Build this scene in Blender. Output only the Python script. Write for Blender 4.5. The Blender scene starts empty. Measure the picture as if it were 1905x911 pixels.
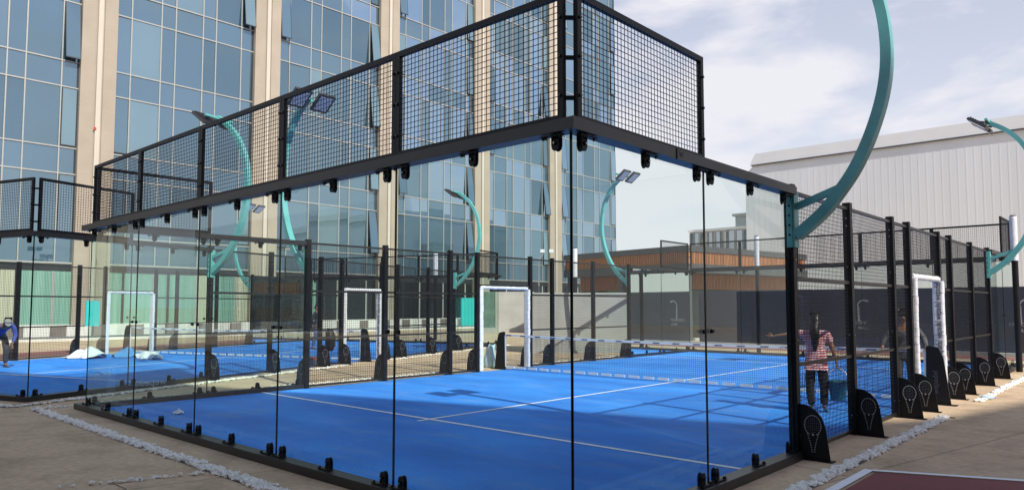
import bpy, bmesh, math, random
from mathutils import Vector, Matrix, Euler
R = math.radians
random.seed(7)
sc = bpy.context.scene
col = sc.collection

# ------------------------------------------------------------------ helpers
def tag(o, label=None, cat=None, group=None, kind=None):
    if label: o['label'] = label
    if cat: o['category'] = cat
    if group: o['group'] = group
    if kind: o['kind'] = kind
    return o

def empty(name, loc=(0, 0, 0), rz=0.0, label=None, cat=None, group=None):
    o = bpy.data.objects.new(name, None); col.objects.link(o)
    o.empty_display_size = .2
    o.location = loc; o.rotation_euler = (0, 0, rz)
    return tag(o, label, cat, group)

def link(name, me, parent=None):
    o = bpy.data.objects.new(name, me); col.objects.link(o)
    if parent: o.parent = parent
    return o

def copy_tree(o, parent=None):
    c = o.copy(); col.objects.link(c)
    if parent is not None: c.parent = parent
    for ch in list(o.children): copy_tree(ch, c)
    return c

class MB:
    def __init__(s): s.v = []; s.f = []; s.m = []; s.smooth = []
    def add(s, vs, fs, mi=0, sm=False):
        b = len(s.v); s.v += [tuple(v) for v in vs]
        for f in fs:
            s.f.append([b + i for i in f]); s.m.append(mi); s.smooth.append(sm)
    def box(s, x0, x1, y0, y1, z0, z1, mi=0):
        vs = [(x, y, z) for z in (z0, z1) for y in (y0, y1) for x in (x0, x1)]
        s.add(vs, [(0, 2, 3, 1), (4, 5, 7, 6), (0, 1, 5, 4), (2, 6, 7, 3), (0, 4, 6, 2), (1, 3, 7, 5)], mi)
    def quad(s, a, b, c, d, mi=0): s.add([a, b, c, d], [(0, 1, 2, 3)], mi)
    def bar(s, p0, p1, w, h=None, up=(0, 0, 1), mi=0, caps=True):
        h = h or w; p0 = Vector(p0); p1 = Vector(p1); d = (p1 - p0).normalized(); up = Vector(up)
        if abs(d.dot(up)) > .99: up = Vector((1, 0, 0))
        r = d.cross(up).normalized(); u = r.cross(d).normalized()
        vs = []
        for p in (p0, p1):
            for a, b in ((-1, -1), (1, -1), (1, 1), (-1, 1)): vs.append(p + r * a * w / 2 + u * b * h / 2)
        fs = [(0, 1, 5, 4), (1, 2, 6, 5), (2, 3, 7, 6), (3, 0, 4, 7)]
        if caps: fs += [(3, 2, 1, 0), (4, 5, 6, 7)]
        s.add(vs, fs, mi)
    def tube(s, pts, rad, n=8, mi=0, caps=True, flat=None):
        pts = [Vector(p) for p in pts]; rads = rad if isinstance(rad, (list, tuple)) else [rad] * len(pts)
        rings = []; pu = None
        for i, p in enumerate(pts):
            d = (pts[min(i + 1, len(pts) - 1)] - pts[max(i - 1, 0)]).normalized()
            u = pu if pu is not None else (Vector((0, 0, 1)) if abs(d.z) < .9 else Vector((1, 0, 0)))
            r = d.cross(u).normalized(); u = r.cross(d).normalized(); pu = u
            rings.append([p + (r * math.cos(2 * math.pi * k / n) + u * math.sin(2 * math.pi * k / n)) * rads[i] for k in range(n)])
        vs = [q for ring in rings for q in ring]; fs = []
        for i in range(len(pts) - 1):
            for k in range(n): fs.append((i * n + k, i * n + (k + 1) % n, (i + 1) * n + (k + 1) % n, (i + 1) * n + k))
        s.add(vs, fs, mi, True)
        if caps:
            s.add(rings[0], [tuple(range(n - 1, -1, -1))], mi); s.add(rings[-1], [tuple(range(n))], mi)
    def prism(s, poly, a, b, axis='z', mi=0):
        """poly = 2D outline, extruded from a to b along axis; x: (y,z) outline, y: (x,z), z: (x,y)"""
        def P(p, t): return {'z': (p[0], p[1], t), 'y': (p[0], t, p[1]), 'x': (t, p[0], p[1])}[axis]
        n = len(poly); vs = [P(p, a) for p in poly] + [P(p, b) for p in poly]
        fs = [tuple(range(n - 1, -1, -1)), tuple(range(n, 2 * n))]
        fs += [(i, (i + 1) % n, n + (i + 1) % n, n + i) for i in range(n)]
        s.add(vs, fs, mi)
    def mesh(s, name, mats):
        me = bpy.data.meshes.new(name); me.from_pydata(s.v, [], s.f)
        for m in (mats if isinstance(mats, (list, tuple)) else [mats]): me.materials.append(m)
        me.polygons.foreach_set('material_index', s.m); me.polygons.foreach_set('use_smooth', s.smooth)
        bm = bmesh.new(); bm.from_mesh(me); bmesh.ops.recalc_face_normals(bm, faces=bm.faces); bm.to_mesh(me); bm.free()
        me.update(); return me
    def build(s, name, mats, parent=None): return link(name, s.mesh(name, mats), parent)

# ------------------------------------------------------------------ materials
def nodes(m):
    m.use_nodes = True; return m.node_tree.nodes, m.node_tree.links
def mat(name, c, rough=.5, metal=0, var=.0, vscale=3, bump=0, bscale=40, spec=.5, coat=0, c2=None, c2scale=1.0, stretch=(1, 1, 1), detail=6):
    m = bpy.data.materials.new(name); n, l = nodes(m); b = n['Principled BSDF']
    b.inputs['Base Color'].default_value = (*c, 1); b.inputs['Roughness'].default_value = rough
    b.inputs['Metallic'].default_value = metal; b.inputs['Specular IOR Level'].default_value = spec
    b.inputs['Coat Weight'].default_value = coat
    tc = n.new('ShaderNodeTexCoord'); mp = n.new('ShaderNodeMapping'); mp.inputs['Scale'].default_value = stretch
    l.new(tc.outputs['Object'], mp.inputs['Vector'])
    if var or c2:
        t = n.new('ShaderNodeTexNoise'); t.inputs['Scale'].default_value = vscale; t.inputs['Detail'].default_value = detail
        l.new(mp.outputs[0], t.inputs['Vector'])
        r = n.new('ShaderNodeValToRGB'); r.color_ramp.elements[0].position = .3; r.color_ramp.elements[1].position = .7
        a = c2 or tuple(x * (1 - var) for x in c); bb = c if c2 else tuple(min(1, x * (1 + var)) for x in c)
        r.color_ramp.elements[0].color = (*a, 1); r.color_ramp.elements[1].color = (*bb, 1)
        l.new(t.outputs['Fac'], r.inputs[0]); l.new(r.outputs[0], b.inputs['Base Color'])
    if bump:
        t2 = n.new('ShaderNodeTexNoise'); t2.inputs['Scale'].default_value = bscale; t2.inputs['Detail'].default_value = 4
        l.new(mp.outputs[0], t2.inputs['Vector'])
        bp = n.new('ShaderNodeBump'); bp.inputs['Strength'].default_value = bump; bp.inputs['Distance'].default_value = .02
        l.new(t2.outputs['Fac'], bp.inputs['Height']); l.new(bp.outputs[0], b.inputs['Normal'])
    return m

BLACK = mat('black_powder_coat', (.007, .007, .0085), .48, spec=.28, var=.35, vscale=6, bump=.05, bscale=300)
RAILM = mat('dark_rail_coat', (.018, .017, .016), .40, var=.2, vscale=5)
WIRE = mat('black_wire', (.010, .010, .012), .45, var=.1)
EDGE = mat('glass_edge', (.008, .018, .018), .2, var=.1)
TEAL = mat('teal_paint', (.13, .45, .44), .38, var=.10, vscale=5)
TEALB = mat('turquoise_board', (.03, .58, .52), .5, var=.05)
WHITE_PAD = mat('white_vinyl', (.74, .75, .80), .45, var=.06, vscale=9, bump=.5, bscale=14)
WHITE = mat('white_paint', (.78, .78, .76), .6, var=.05, vscale=8)
LINE = mat('court_line_white', (.90, .91, .92), .8, var=.05, vscale=15)
DARKTXT = mat('dark_print', (.03, .03, .05), .6, var=.1)
LAMPFACE = mat('lamp_glass', (.66, .70, .72), .15, var=.15, vscale=20)
LAMPBODY = mat('lamp_housing', (.05, .05, .055), .4, var=.1)
STEEL = mat('bolt_steel', (.5, .5, .5), .3, metal=1, var=.1)
NETM = mat('net_cord', (.02, .03, .05), .8, var=.1)
PEB = mat('white_pebble', (.95, .89, .79), .75, var=.16, vscale=25, bump=.2, bscale=80)
STONE = mat('beige_stone', (.36, .315, .25), .75, var=.07, vscale=.7, bump=.06, bscale=30)
STRIP = mat('pale_stone_strip', (.52, .48, .41), .7, var=.04, vscale=.5)
MULL = mat('mullion_aluminium', (.38, .385, .36), .45, metal=.2, var=.06)
SASH = mat('dark_sash', (.03, .035, .04), .4, var=.1)
SOFFIT = mat('charcoal_cladding', (.075, .080, .085), .55, var=.12, vscale=2)
DARKWALL = mat('dark_cladding', (.028, .030, .034), .5, var=.15, vscale=2)
SLAT = mat('orange_slat', (.46, .20, .085), .6, var=.2, vscale=3, stretch=(4, 4, .4))
CONCRETE = mat('grey_concrete', (.40, .39, .37), .85, var=.10, vscale=1.2, bump=.12, bscale=60)
NAVY = mat('navy_hoarding_vinyl', (.026, .029, .052), .55, var=.10, vscale=1.5, bump=.05, bscale=3)
HALLM = mat('light_corrugated_sheet', (.74, .775, .81), .5, var=.05, vscale=.15, stretch=(3, 1, .3))
PARAP = mat('white_parapet', (.82, .84, .86), .6, var=.04, vscale=.3)
ASPH = mat('asphalt', (.20, .195, .185), .9, var=.12, vscale=1.2, bump=.2, bscale=60)
REDM = mat('red_court_acrylic', (.215, .050, .048), .75, var=.10, vscale=2.5, bump=.15, bscale=120)
REDPATH = mat('red_path', (.33, .13, .10), .85, var=.10, vscale=1.2)
KERBW = mat('kerb_white', (.72, .70, .65), .8, var=.08, vscale=2)
KERBD = mat('kerb_dark', (.20, .17, .15), .8, var=.15, vscale=2)
CLOTHW = mat('white_cloth', (.78, .80, .82), .8, var=.05, vscale=4, bump=.3, bscale=10)
CLOTHB = mat('blue_plastic_sheet', (.10, .30, .62), .45, var=.2, vscale=5)
BAGM = mat('pale_blue_plastic', (.42, .62, .66), .4, var=.18, vscale=7, bump=.6, bscale=12)
BUCKET = mat('dark_teal_plastic', (.022, .13, .155), .35, var=.1)
GREYST = mat('pale_grey_render', (.52, .52, .49), .8, var=.06)
CURT = None

def glass_mat():
    m = bpy.data.materials.new('clear_court_glass'); n, l = nodes(m); n.clear()
    out = n.new('ShaderNodeOutputMaterial'); tr = n.new('ShaderNodeBsdfTransparent'); gl = n.new('ShaderNodeBsdfGlossy')
    tc = n.new('ShaderNodeTexCoord'); no = n.new('ShaderNodeTexNoise'); no.inputs['Scale'].default_value = .9; no.inputs['Detail'].default_value = 5
    l.new(tc.outputs['Object'], no.inputs['Vector'])
    df = n.new('ShaderNodeBsdfDiffuse'); df.inputs['Color'].default_value = (.75, .85, .82, 1)
    tr.inputs['Color'].default_value = (.87, .95, .925, 1)
    gl.inputs['Roughness'].default_value = .0; gl.inputs['Color'].default_value = (.92, 1, .98, 1)
    fr = n.new('ShaderNodeFresnel'); fr.inputs['IOR'].default_value = 1.37
    mx = n.new('ShaderNodeMixShader'); l.new(fr.outputs[0], mx.inputs[0]); l.new(tr.outputs[0], mx.inputs[1]); l.new(gl.outputs[0], mx.inputs[2])
    mr = n.new('ShaderNodeMapRange'); mr.inputs['From Min'].default_value = .4; mr.inputs['From Max'].default_value = .8
    mr.inputs['To Min'].default_value = .001; mr.inputs['To Max'].default_value = .010
    l.new(no.outputs['Fac'], mr.inputs['Value'])
    m2 = n.new('ShaderNodeMixShader')
    sm = n.new('ShaderNodeTexNoise'); sm.inputs['Scale'].default_value = 3.2; sm.inputs['Detail'].default_value = 9; sm.inputs['Roughness'].default_value = .7
    smp = n.new('ShaderNodeMapping'); smp.inputs['Scale'].default_value = (1, 1, .45); l.new(tc.outputs['Object'], smp.inputs[0]); l.new(smp.outputs[0], sm.inputs['Vector'])
    m3 = n.new('ShaderNodeMapRange'); m3.inputs['From Min'].default_value = .60; m3.inputs['From Max'].default_value = .78; m3.inputs['To Max'].default_value = .035
    l.new(sm.outputs['Fac'], m3.inputs['Value']); ad = n.new('ShaderNodeMath'); ad.operation = 'ADD'; l.new(mr.outputs[0], ad.inputs[0]); l.new(m3.outputs[0], ad.inputs[1])
    l.new(ad.outputs[0], m2.inputs[0]); l.new(mx.outputs[0], m2.inputs[1]); l.new(df.outputs[0], m2.inputs[2])
    l.new(m2.outputs[0], out.inputs[0]); return m
GLASS = glass_mat()

def decal_mat():
    m = bpy.data.materials.new('frosted_lettering'); n, l = nodes(m); n.clear()
    out = n.new('ShaderNodeOutputMaterial'); tr = n.new('ShaderNodeBsdfTransparent'); df = n.new('ShaderNodeBsdfDiffuse')
    df.inputs['Color'].default_value = (.75, .82, .85, 1)
    tc = n.new('ShaderNodeTexCoord'); no = n.new('ShaderNodeTexNoise'); no.inputs['Scale'].default_value = 4
    l.new(tc.outputs['Object'], no.inputs['Vector'])
    mr = n.new('ShaderNodeMapRange'); mr.inputs['To Min'].default_value = .35; mr.inputs['To Max'].default_value = .6
    l.new(no.outputs['Fac'], mr.inputs['Value'])
    mx = n.new('ShaderNodeMixShader'); l.new(mr.outputs[0], mx.inputs[0]); l.new(tr.outputs[0], mx.inputs[1]); l.new(df.outputs[0], mx.inputs[2])
    l.new(mx.outputs[0], out.inputs[0]); return m
DECAL = decal_mat()

def facade_glass(name, base, tint, f0=.34, f1=.8, rough=.02, var=.25, vscale=.25):
    m = bpy.data.materials.new(name); n, l = nodes(m); n.clear()
    out = n.new('ShaderNodeOutputMaterial'); df = n.new('ShaderNodeBsdfDiffuse'); gl = n.new('ShaderNodeBsdfGlossy')
    tc = n.new('ShaderNodeTexCoord'); no = n.new('ShaderNodeTexNoise'); no.inputs['Scale'].default_value = vscale; no.inputs['Detail'].default_value = 3
    l.new(tc.outputs['Object'], no.inputs['Vector'])
    r = n.new('ShaderNodeValToRGB')
    r.color_ramp.elements[0].color = (*[x * (1 - var) for x in base], 1); r.color_ramp.elements[1].color = (*[x * (1 + var) for x in base], 1)
    l.new(no.outputs['Fac'], r.inputs[0]); l.new(r.outputs[0], df.inputs[0])
    gl.inputs['Color'].default_value = (*tint, 1); gl.inputs['Roughness'].default_value = rough
    lw = n.new('ShaderNodeLayerWeight'); lw.inputs['Blend'].default_value = .35
    mr = n.new('ShaderNodeMapRange'); mr.inputs['To Min'].default_value = f0; mr.inputs['To Max'].default_value = f1
    l.new(lw.outputs['Fresnel'], mr.inputs['Value'])
    # slow waviness of large sheets
    n2 = n.new('ShaderNodeTexNoise'); n2.inputs['Scale'].default_value = .5; l.new(tc.outputs['Object'], n2.inputs['Vector'])
    bp = n.new('ShaderNodeBump'); bp.inputs['Strength'].default_value = .06; bp.inputs['Distance'].default_value = .05
    l.new(n2.outputs['Fac'], bp.inputs['Height']); l.new(bp.outputs[0], gl.inputs['Normal'])
    mx = n.new('ShaderNodeMixShader'); l.new(mr.outputs[0], mx.inputs[0]); l.new(df.outputs[0], mx.inputs[1]); l.new(gl.outputs[0], mx.inputs[2])
    l.new(mx.outputs[0], out.inputs[0]); return m
TGLASS = [facade_glass('tower_glass_%d' % i, b, (.47, .61, .73), f0) for i, (b, f0) in enumerate([
    ((.045, .095, .120), .34), ((.060, .115, .140), .40), ((.032, .072, .095), .29), ((.12, .20, .215), .36)])]
SPAN = facade_glass('tower_spandrel_glass', (.06, .115, .155), (.47, .61, .73), .30)
DGLASS = facade_glass('dark_shop_glass', (.010, .012, .014), (.75, .85, .9), .07, .6)
CGLASS = facade_glass('cafe_glass', (.018, .022, .024), (.8, .9, .92), .10, .7)
AGLASS = facade_glass('mirror_glass', (.06, .07, .08), (.8, .85, .9), .45, .9, .03)

def curtain_mat(name, a, b):
    m = bpy.data.materials.new(name); n, l = nodes(m); bs = n['Principled BSDF']
    tc = n.new('ShaderNodeTexCoord'); mp = n.new('ShaderNodeMapping'); mp.inputs['Scale'].default_value = (1, 3.4, .08)
    no = n.new('ShaderNodeTexNoise'); no.inputs['Scale'].default_value = 1.6; no.inputs['Detail'].default_value = 4
    l.new(tc.outputs['Object'], mp.inputs[0]); l.new(mp.outputs[0], no.inputs['Vector'])
    r = n.new('ShaderNodeValToRGB'); r.color_ramp.elements[0].position = .25; r.color_ramp.elements[1].position = .75
    r.color_ramp.elements[0].color = (*a, 1); r.color_ramp.elements[1].color = (*b, 1)
    l.new(no.outputs['Fac'], r.inputs[0]); l.new(r.outputs[0], bs.inputs['Base Color']); bs.inputs['Roughness'].default_value = .12
    return m
CURT = curtain_mat('green_curtain_behind_glass', (.14, .31, .245), (.28, .48, .40))
CURT2 = curtain_mat('cream_curtain_behind_glass', (.32, .34, .25), (.62, .63, .48))

def turf_mat():
    m = bpy.data.materials.new('blue_court_turf'); n, l = nodes(m); b = n['Principled BSDF']
    tc = n.new('ShaderNodeTexCoord')
    def noise(scale, stretch=(1, 1, 1), detail=6):
        mp = n.new('ShaderNodeMapping'); mp.inputs['Scale'].default_value = stretch; l.new(tc.outputs['Object'], mp.inputs[0])
        t = n.new('ShaderNodeTexNoise'); t.inputs['Scale'].default_value = scale; t.inputs['Detail'].default_value = detail
        l.new(mp.outputs[0], t.inputs['Vector']); return t.outputs['Fac']
    def ramp(src, p0, p1, c0, c1):
        r = n.new('ShaderNodeValToRGB'); r.color_ramp.elements[0].position = p0; r.color_ramp.elements[1].position = p1
        r.color_ramp.elements[0].color = (*c0, 1); r.color_ramp.elements[1].color = (*c1, 1); l.new(src, r.inputs[0]); return r.outputs[0]
    base = ramp(noise(.8), .3, .7, (.040, .275, .86), (.062, .345, .97))
    sand = ramp(noise(2.2, (.5, 1.6, 1), 10), .50, .80, (0, 0, 0), (.55, .55, .55))
    worn = ramp(noise(.35, (1, 2.6, 1), 9), .38, .70, (.72, .76, .82), (1.12, 1.12, 1.07))
    bk = n.new('ShaderNodeTexBrick'); bk.offset = 0; bk.inputs['Scale'].default_value = 1; bk.inputs['Brick Width'].default_value = 60; bk.inputs['Row Height'].default_value = 3.33
    bk.inputs['Mortar Size'].default_value = .006; bk.inputs['Color1'].default_value = (1, 1, 1, 1); bk.inputs['Color2'].default_value = (.955, .96, .965, 1); bk.inputs['Mortar'].default_value = (.84, .84, .86, 1)
    l.new(tc.outputs['Object'], bk.inputs['Vector'])
    mw = n.new('ShaderNodeMixRGB'); mw.blend_type = 'MULTIPLY'; mw.inputs['Fac'].default_value = 1; l.new(worn, mw.inputs['Color1']); l.new(bk.outputs['Color'], mw.inputs['Color2']); worn = mw.outputs[0]
    grain = ramp(noise(90), .3, .7, (.82, .82, .82), (1.1, 1.1, 1.1))
    mx = n.new('ShaderNodeMixRGB'); mx.inputs['Color2'].default_value = (.22, .42, .74, 1)
    l.new(sand, mx.inputs['Fac']); l.new(base, mx.inputs['Color1'])
    mu = n.new('ShaderNodeMixRGB'); mu.blend_type = 'MULTIPLY'; mu.inputs['Fac'].default_value = 1
    l.new(mx.outputs[0], mu.inputs['Color1']); l.new(grain, mu.inputs['Color2'])
    m3 = n.new('ShaderNodeMixRGB'); m3.blend_type = 'MULTIPLY'; m3.inputs['Fac'].default_value = 1; l.new(mu.outputs[0], m3.inputs['Color1']); l.new(worn, m3.inputs['Color2']); l.new(m3.outputs[0], b.inputs['Base Color'])
    b.inputs['Roughness'].default_value = .85; b.inputs['Specular IOR Level'].default_value = .25
    bp = n.new('ShaderNodeBump'); bp.inputs['Strength'].default_value = .3; bp.inputs['Distance'].default_value = .01
    l.new(noise(160), bp.inputs['Height']); l.new(bp.outputs[0], b.inputs['Normal'])
    return m
TURF = turf_mat()

def ground_mat():
    m = bpy.data.materials.new('tan_concrete_paving'); n, l = nodes(m); b = n['Principled BSDF']
    tc = n.new('ShaderNodeTexCoord')
    def noise(scale, detail=8):
        t = n.new('ShaderNodeTexNoise'); t.inputs['Scale'].default_value = scale; t.inputs['Detail'].default_value = detail
        l.new(tc.outputs['Object'], t.inputs['Vector']); return t.outputs['Fac']
    def ramp(src, p0, p1, c0, c1):
        r = n.new('ShaderNodeValToRGB'); r.color_ramp.elements[0].position = p0; r.color_ramp.elements[1].position = p1
        r.color_ramp.elements[0].color = (*c0, 1); r.color_ramp.elements[1].color = (*c1, 1); l.new(src, r.inputs[0]); return r.outputs[0]
    a = ramp(noise(.45), .3, .7, (.62, .455, .285), (.77, .575, .37))
    c = ramp(noise(14), .3, .75, (.80, .80, .80), (1.08, 1.08, 1.08))
    st = ramp(noise(1.7, 10), .36, .52, (.80, .79, .77), (1, 1, 1))
    sp = ramp(noise(170, 3), .3, .7, (.78, .78, .78), (1.12, 1.12, 1.12))
    br = n.new('ShaderNodeTexBrick'); br.offset = 0; br.inputs['Scale'].default_value = 1
    br.inputs['Brick Width'].default_value = 3.6; br.inputs['Row Height'].default_value = 3.6; br.inputs['Mortar Size'].default_value = .018
    br.inputs['Color1'].default_value = br.inputs['Color2'].default_value = (1, 1, 1, 1); br.inputs['Mortar'].default_value = (.72, .72, .72, 1)
    mp = n.new('ShaderNodeMapping'); mp.inputs['Rotation'].default_value = (0, 0, R(12)); l.new(tc.outputs['Object'], mp.inputs[0]); l.new(mp.outputs[0], br.inputs['Vector'])
    prev = a
    for s_ in (c, sp, st, br.outputs['Color']):
        mu = n.new('ShaderNodeMixRGB'); mu.blend_type = 'MULTIPLY'; mu.inputs['Fac'].default_value = 1
        l.new(prev, mu.inputs['Color1']); l.new(s_, mu.inputs['Color2']); prev = mu.outputs[0]
    l.new(prev, b.inputs['Base Color']); b.inputs['Roughness'].default_value = .9
    bp = n.new('ShaderNodeBump'); bp.inputs['Strength'].default_value = .25; bp.inputs['Distance'].default_value = .01
    l.new(noise(60), bp.inputs['Height']); l.new(bp.outputs[0], b.inputs['Normal'])
    return m
GROUND = ground_mat()

def stripe_mat(name, c1, c2, scale, dist=0.6):
    m = bpy.data.materials.new(name); n, l = nodes(m); b = n['Principled BSDF']
    tc = n.new('ShaderNodeTexCoord'); w = n.new('ShaderNodeTexWave'); w.bands_direction = 'Z'; w.inputs['Scale'].default_value = scale
    w.inputs['Distortion'].default_value = dist; w.inputs['Detail'].default_value = 1
    l.new(tc.outputs['Object'], w.inputs['Vector'])
    r = n.new('ShaderNodeValToRGB'); r.color_ramp.interpolation = 'CONSTANT'; r.color_ramp.elements[1].position = .5
    r.color_ramp.elements[0].color = (*c1, 1); r.color_ramp.elements[1].color = (*c2, 1)
    l.new(w.outputs['Fac'], r.inputs[0]); l.new(r.outputs[0], b.inputs['Base Color']); b.inputs['Roughness'].default_value = .85
    return m

# ------------------------------------------------------------------ lettering
def text_mesh(s, size, mat_, mirror=False, depth=.0):
    cu = bpy.data.curves.new('lettering', 'FONT'); cu.body = s; cu.size = size; cu.align_x = 'CENTER'; cu.align_y = 'CENTER'; cu.extrude = depth
    cu.offset = size * .012
    o = bpy.data.objects.new('lettering_tmp', cu); col.objects.link(o)
    dg = bpy.context.evaluated_depsgraph_get(); me = bpy.data.meshes.new_from_object(o.evaluated_get(dg))
    bpy.data.objects.remove(o)
    if mirror:
        for v in me.vertices: v.co.x *= -1
    me.materials.clear(); me.materials.append(mat_)
    return me
def put_text(me, parent, origin, xdir, ydir, name='lettering'):
    o = link(name, me, parent); x = Vector(xdir).normalized(); y = Vector(ydir).normalized(); z = x.cross(y)
    M = Matrix((x, y, z)).transposed().to_4x4(); M.translation = Vector(origin); o.matrix_local = M
    return o

# ------------------------------------------------------------------ COURT CAGE
L_ = 20.1
def wire_panel(w, h, cell=.05, t=.0046):
    """wires of a panel in the local xz plane, from (0,0) to (w,h)"""
    b = MB(); nx = int(round(w / cell)); nz = int(round(h / cell))
    for i in range(1, nx): b.bar((w * i / nx, -.002, 0), (w * i / nx, -.002, h), t, t, caps=False)
    for k in range(1, nz): b.bar((0, .002, h * k / nz), (w, .002, h * k / nz), t, t, caps=False)
    return b.mesh('mesh_panel', WIRE)
def frame_panel(w, h, t=.050):
    b = MB(); b.box(0, w, -.02, .02, h - t, h); b.box(0, w, -.02, .02, 0, t)
    b.box(0, t, -.02, .02, t, h - t); b.box(w - t, w, -.02, .02, t, h - t)
    for x in (t / 2, w - t / 2):
        for z in (.2, .5, .8): b.tube([(x, -.02, z * h), (x, -.036, z * h)], .013, 8, 1)
    return b.mesh('panel_frame', [BLACK, RAILM])
_wc = {}
def mesh_panel(root, loc, rz, w, h, framed):
    key = (round(w, 3), round(h, 3))
    if key not in _wc: _wc[key] = (wire_panel(w, h), frame_panel(w, h) if framed else None)
    o = link('mesh_panel', _wc[key][0], root); o.location = loc; o.rotation_euler = (0, 0, rz)
    if framed: link('panel_frame', _wc[key][1], o)
    return o

def pane_mesh(w, h):
    b = MB(); b.quad((0, 0, 0), (w, 0, 0), (w, 0, h), (0, 0, h), 0)
    e = .007
    b.box(0, e, -.006, .006, 0, h, 1); b.box(w - e, w, -.006, .006, 0, h, 1)
    b.box(e, w - e, -.006, .006, 0, e, 1); b.box(e, w - e, -.006, .006, h - e, h, 1)
    return b.mesh('glass_pane', [GLASS, EDGE])
PANE = pane_mesh(1.996, 2.90)
def clamp_mesh():
    b = MB(); w = .034; pts = [(-w, -.06), (w, -.06), (w, .07), (w * .8, .095), (w * .35, .11), (-w * .35, .11), (-w * .8, .095), (-w, .07)]
    b.prism(pts, -.026, -.012, 'y', 0)
    b.tube([(0, -.026, .055), (0, -.040, .055)], .016, 8, 0); b.tube([(0, -.040, .055), (0, -.043, .055)], .006, 6, 1)
    b.tube([(0, .012, .055), (0, -.012, .055)], .018, 8, 0)
    b.prism(pts, .012, .022, 'y', 0)
    b.box(-.10, .10, -.07, -.04, .003, .014, 0)
    for x in (-.075, .06, .085): b.tube([(x, -.056, .0), (x, -.056, .030)], .011, 6, 0)
    return b.mesh('glass_clamp', [BLACK, STEEL])
CLAMP = clamp_mesh()
def knob_mesh():
    b = MB(); b.tube([(0, -.012, 0), (0, -.020, 0)], .022, 12); b.tube([(0, -.020, 0), (0, -.042, 0)], .015, 10)
    return b.mesh('joint_knob', BLACK)
KNOB = knob_mesh()
def fin_mesh():
    b = MB(); pts = [(.05, .012), (.375, .012), (.33, .36), (.295, .465), (.23, .54), (.14, .59), (.05, .60)]
    b.prism(pts, -.005, .005, 'y', 0)
    b.box(.02, .41, -.06, .06, .0, .011, 0)
    cx, cz, rx, rz = .195, .375, .088, .108
    for s in (-1, 1):
        yy = .0065 * s
        def dot(x, z, r=.0055):
            n = 8; vs = [(x + r * math.cos(k * 2 * math.pi / n), yy, z + r * math.sin(k * 2 * math.pi / n)) for k in range(n)]
            b.add(vs, [tuple(range(n))], 1)
        for k in range(26):
            a = -math.pi / 2 + .5 + (2 * math.pi - 1.0) * k / 25
            dot(cx + rx * math.cos(a), cz + rz * math.sin(a), .0068)
        for k in range(9):
            t = k / 8
            for sg in (-1, 1):
                dot(cx + sg * (.045 * (1 - t) ** 1.5 + .014), cz - .095 - t * .19, .006)
        dot(cx, cz - .10, .012)
        for i in range(-3, 4):
            for k in range(-3, 4):
                if i * i + k * k < 12: dot(cx + i * .021, cz + k * .024, .0028)
    return b.mesh('stay_plate', [BLACK, FINDOT])
FINDOT = mat('racket_hole_light', (.42, .44, .46), .5, var=.2)  # pale discs on the solid plate paint the light seen through racket holes
FIN = fin_mesh()
def post_mesh():
    b = MB(); b.box(-.05, .05, -.05, .05, 0, 3.06); b.box(-.09, .09, -.07, .07, 0, .012)
    for z in (.25, 1.3, 2.2, 2.75, 2.85):
        for s in (-1, 1): b.tube([(.0, -.05, z), (.0, -.058, z)], .009, 6, 1)
        b.tube([(.05, 0, z), (.058, 0, z)], .009, 6, 1)
    return b.mesh('post', [BLACK, STEEL])
POST = post_mesh()
POSTS_Y = [4.06, 6.05, 8.05, 9.0, 11.08, 12.05, 14.05, 16.04]

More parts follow.
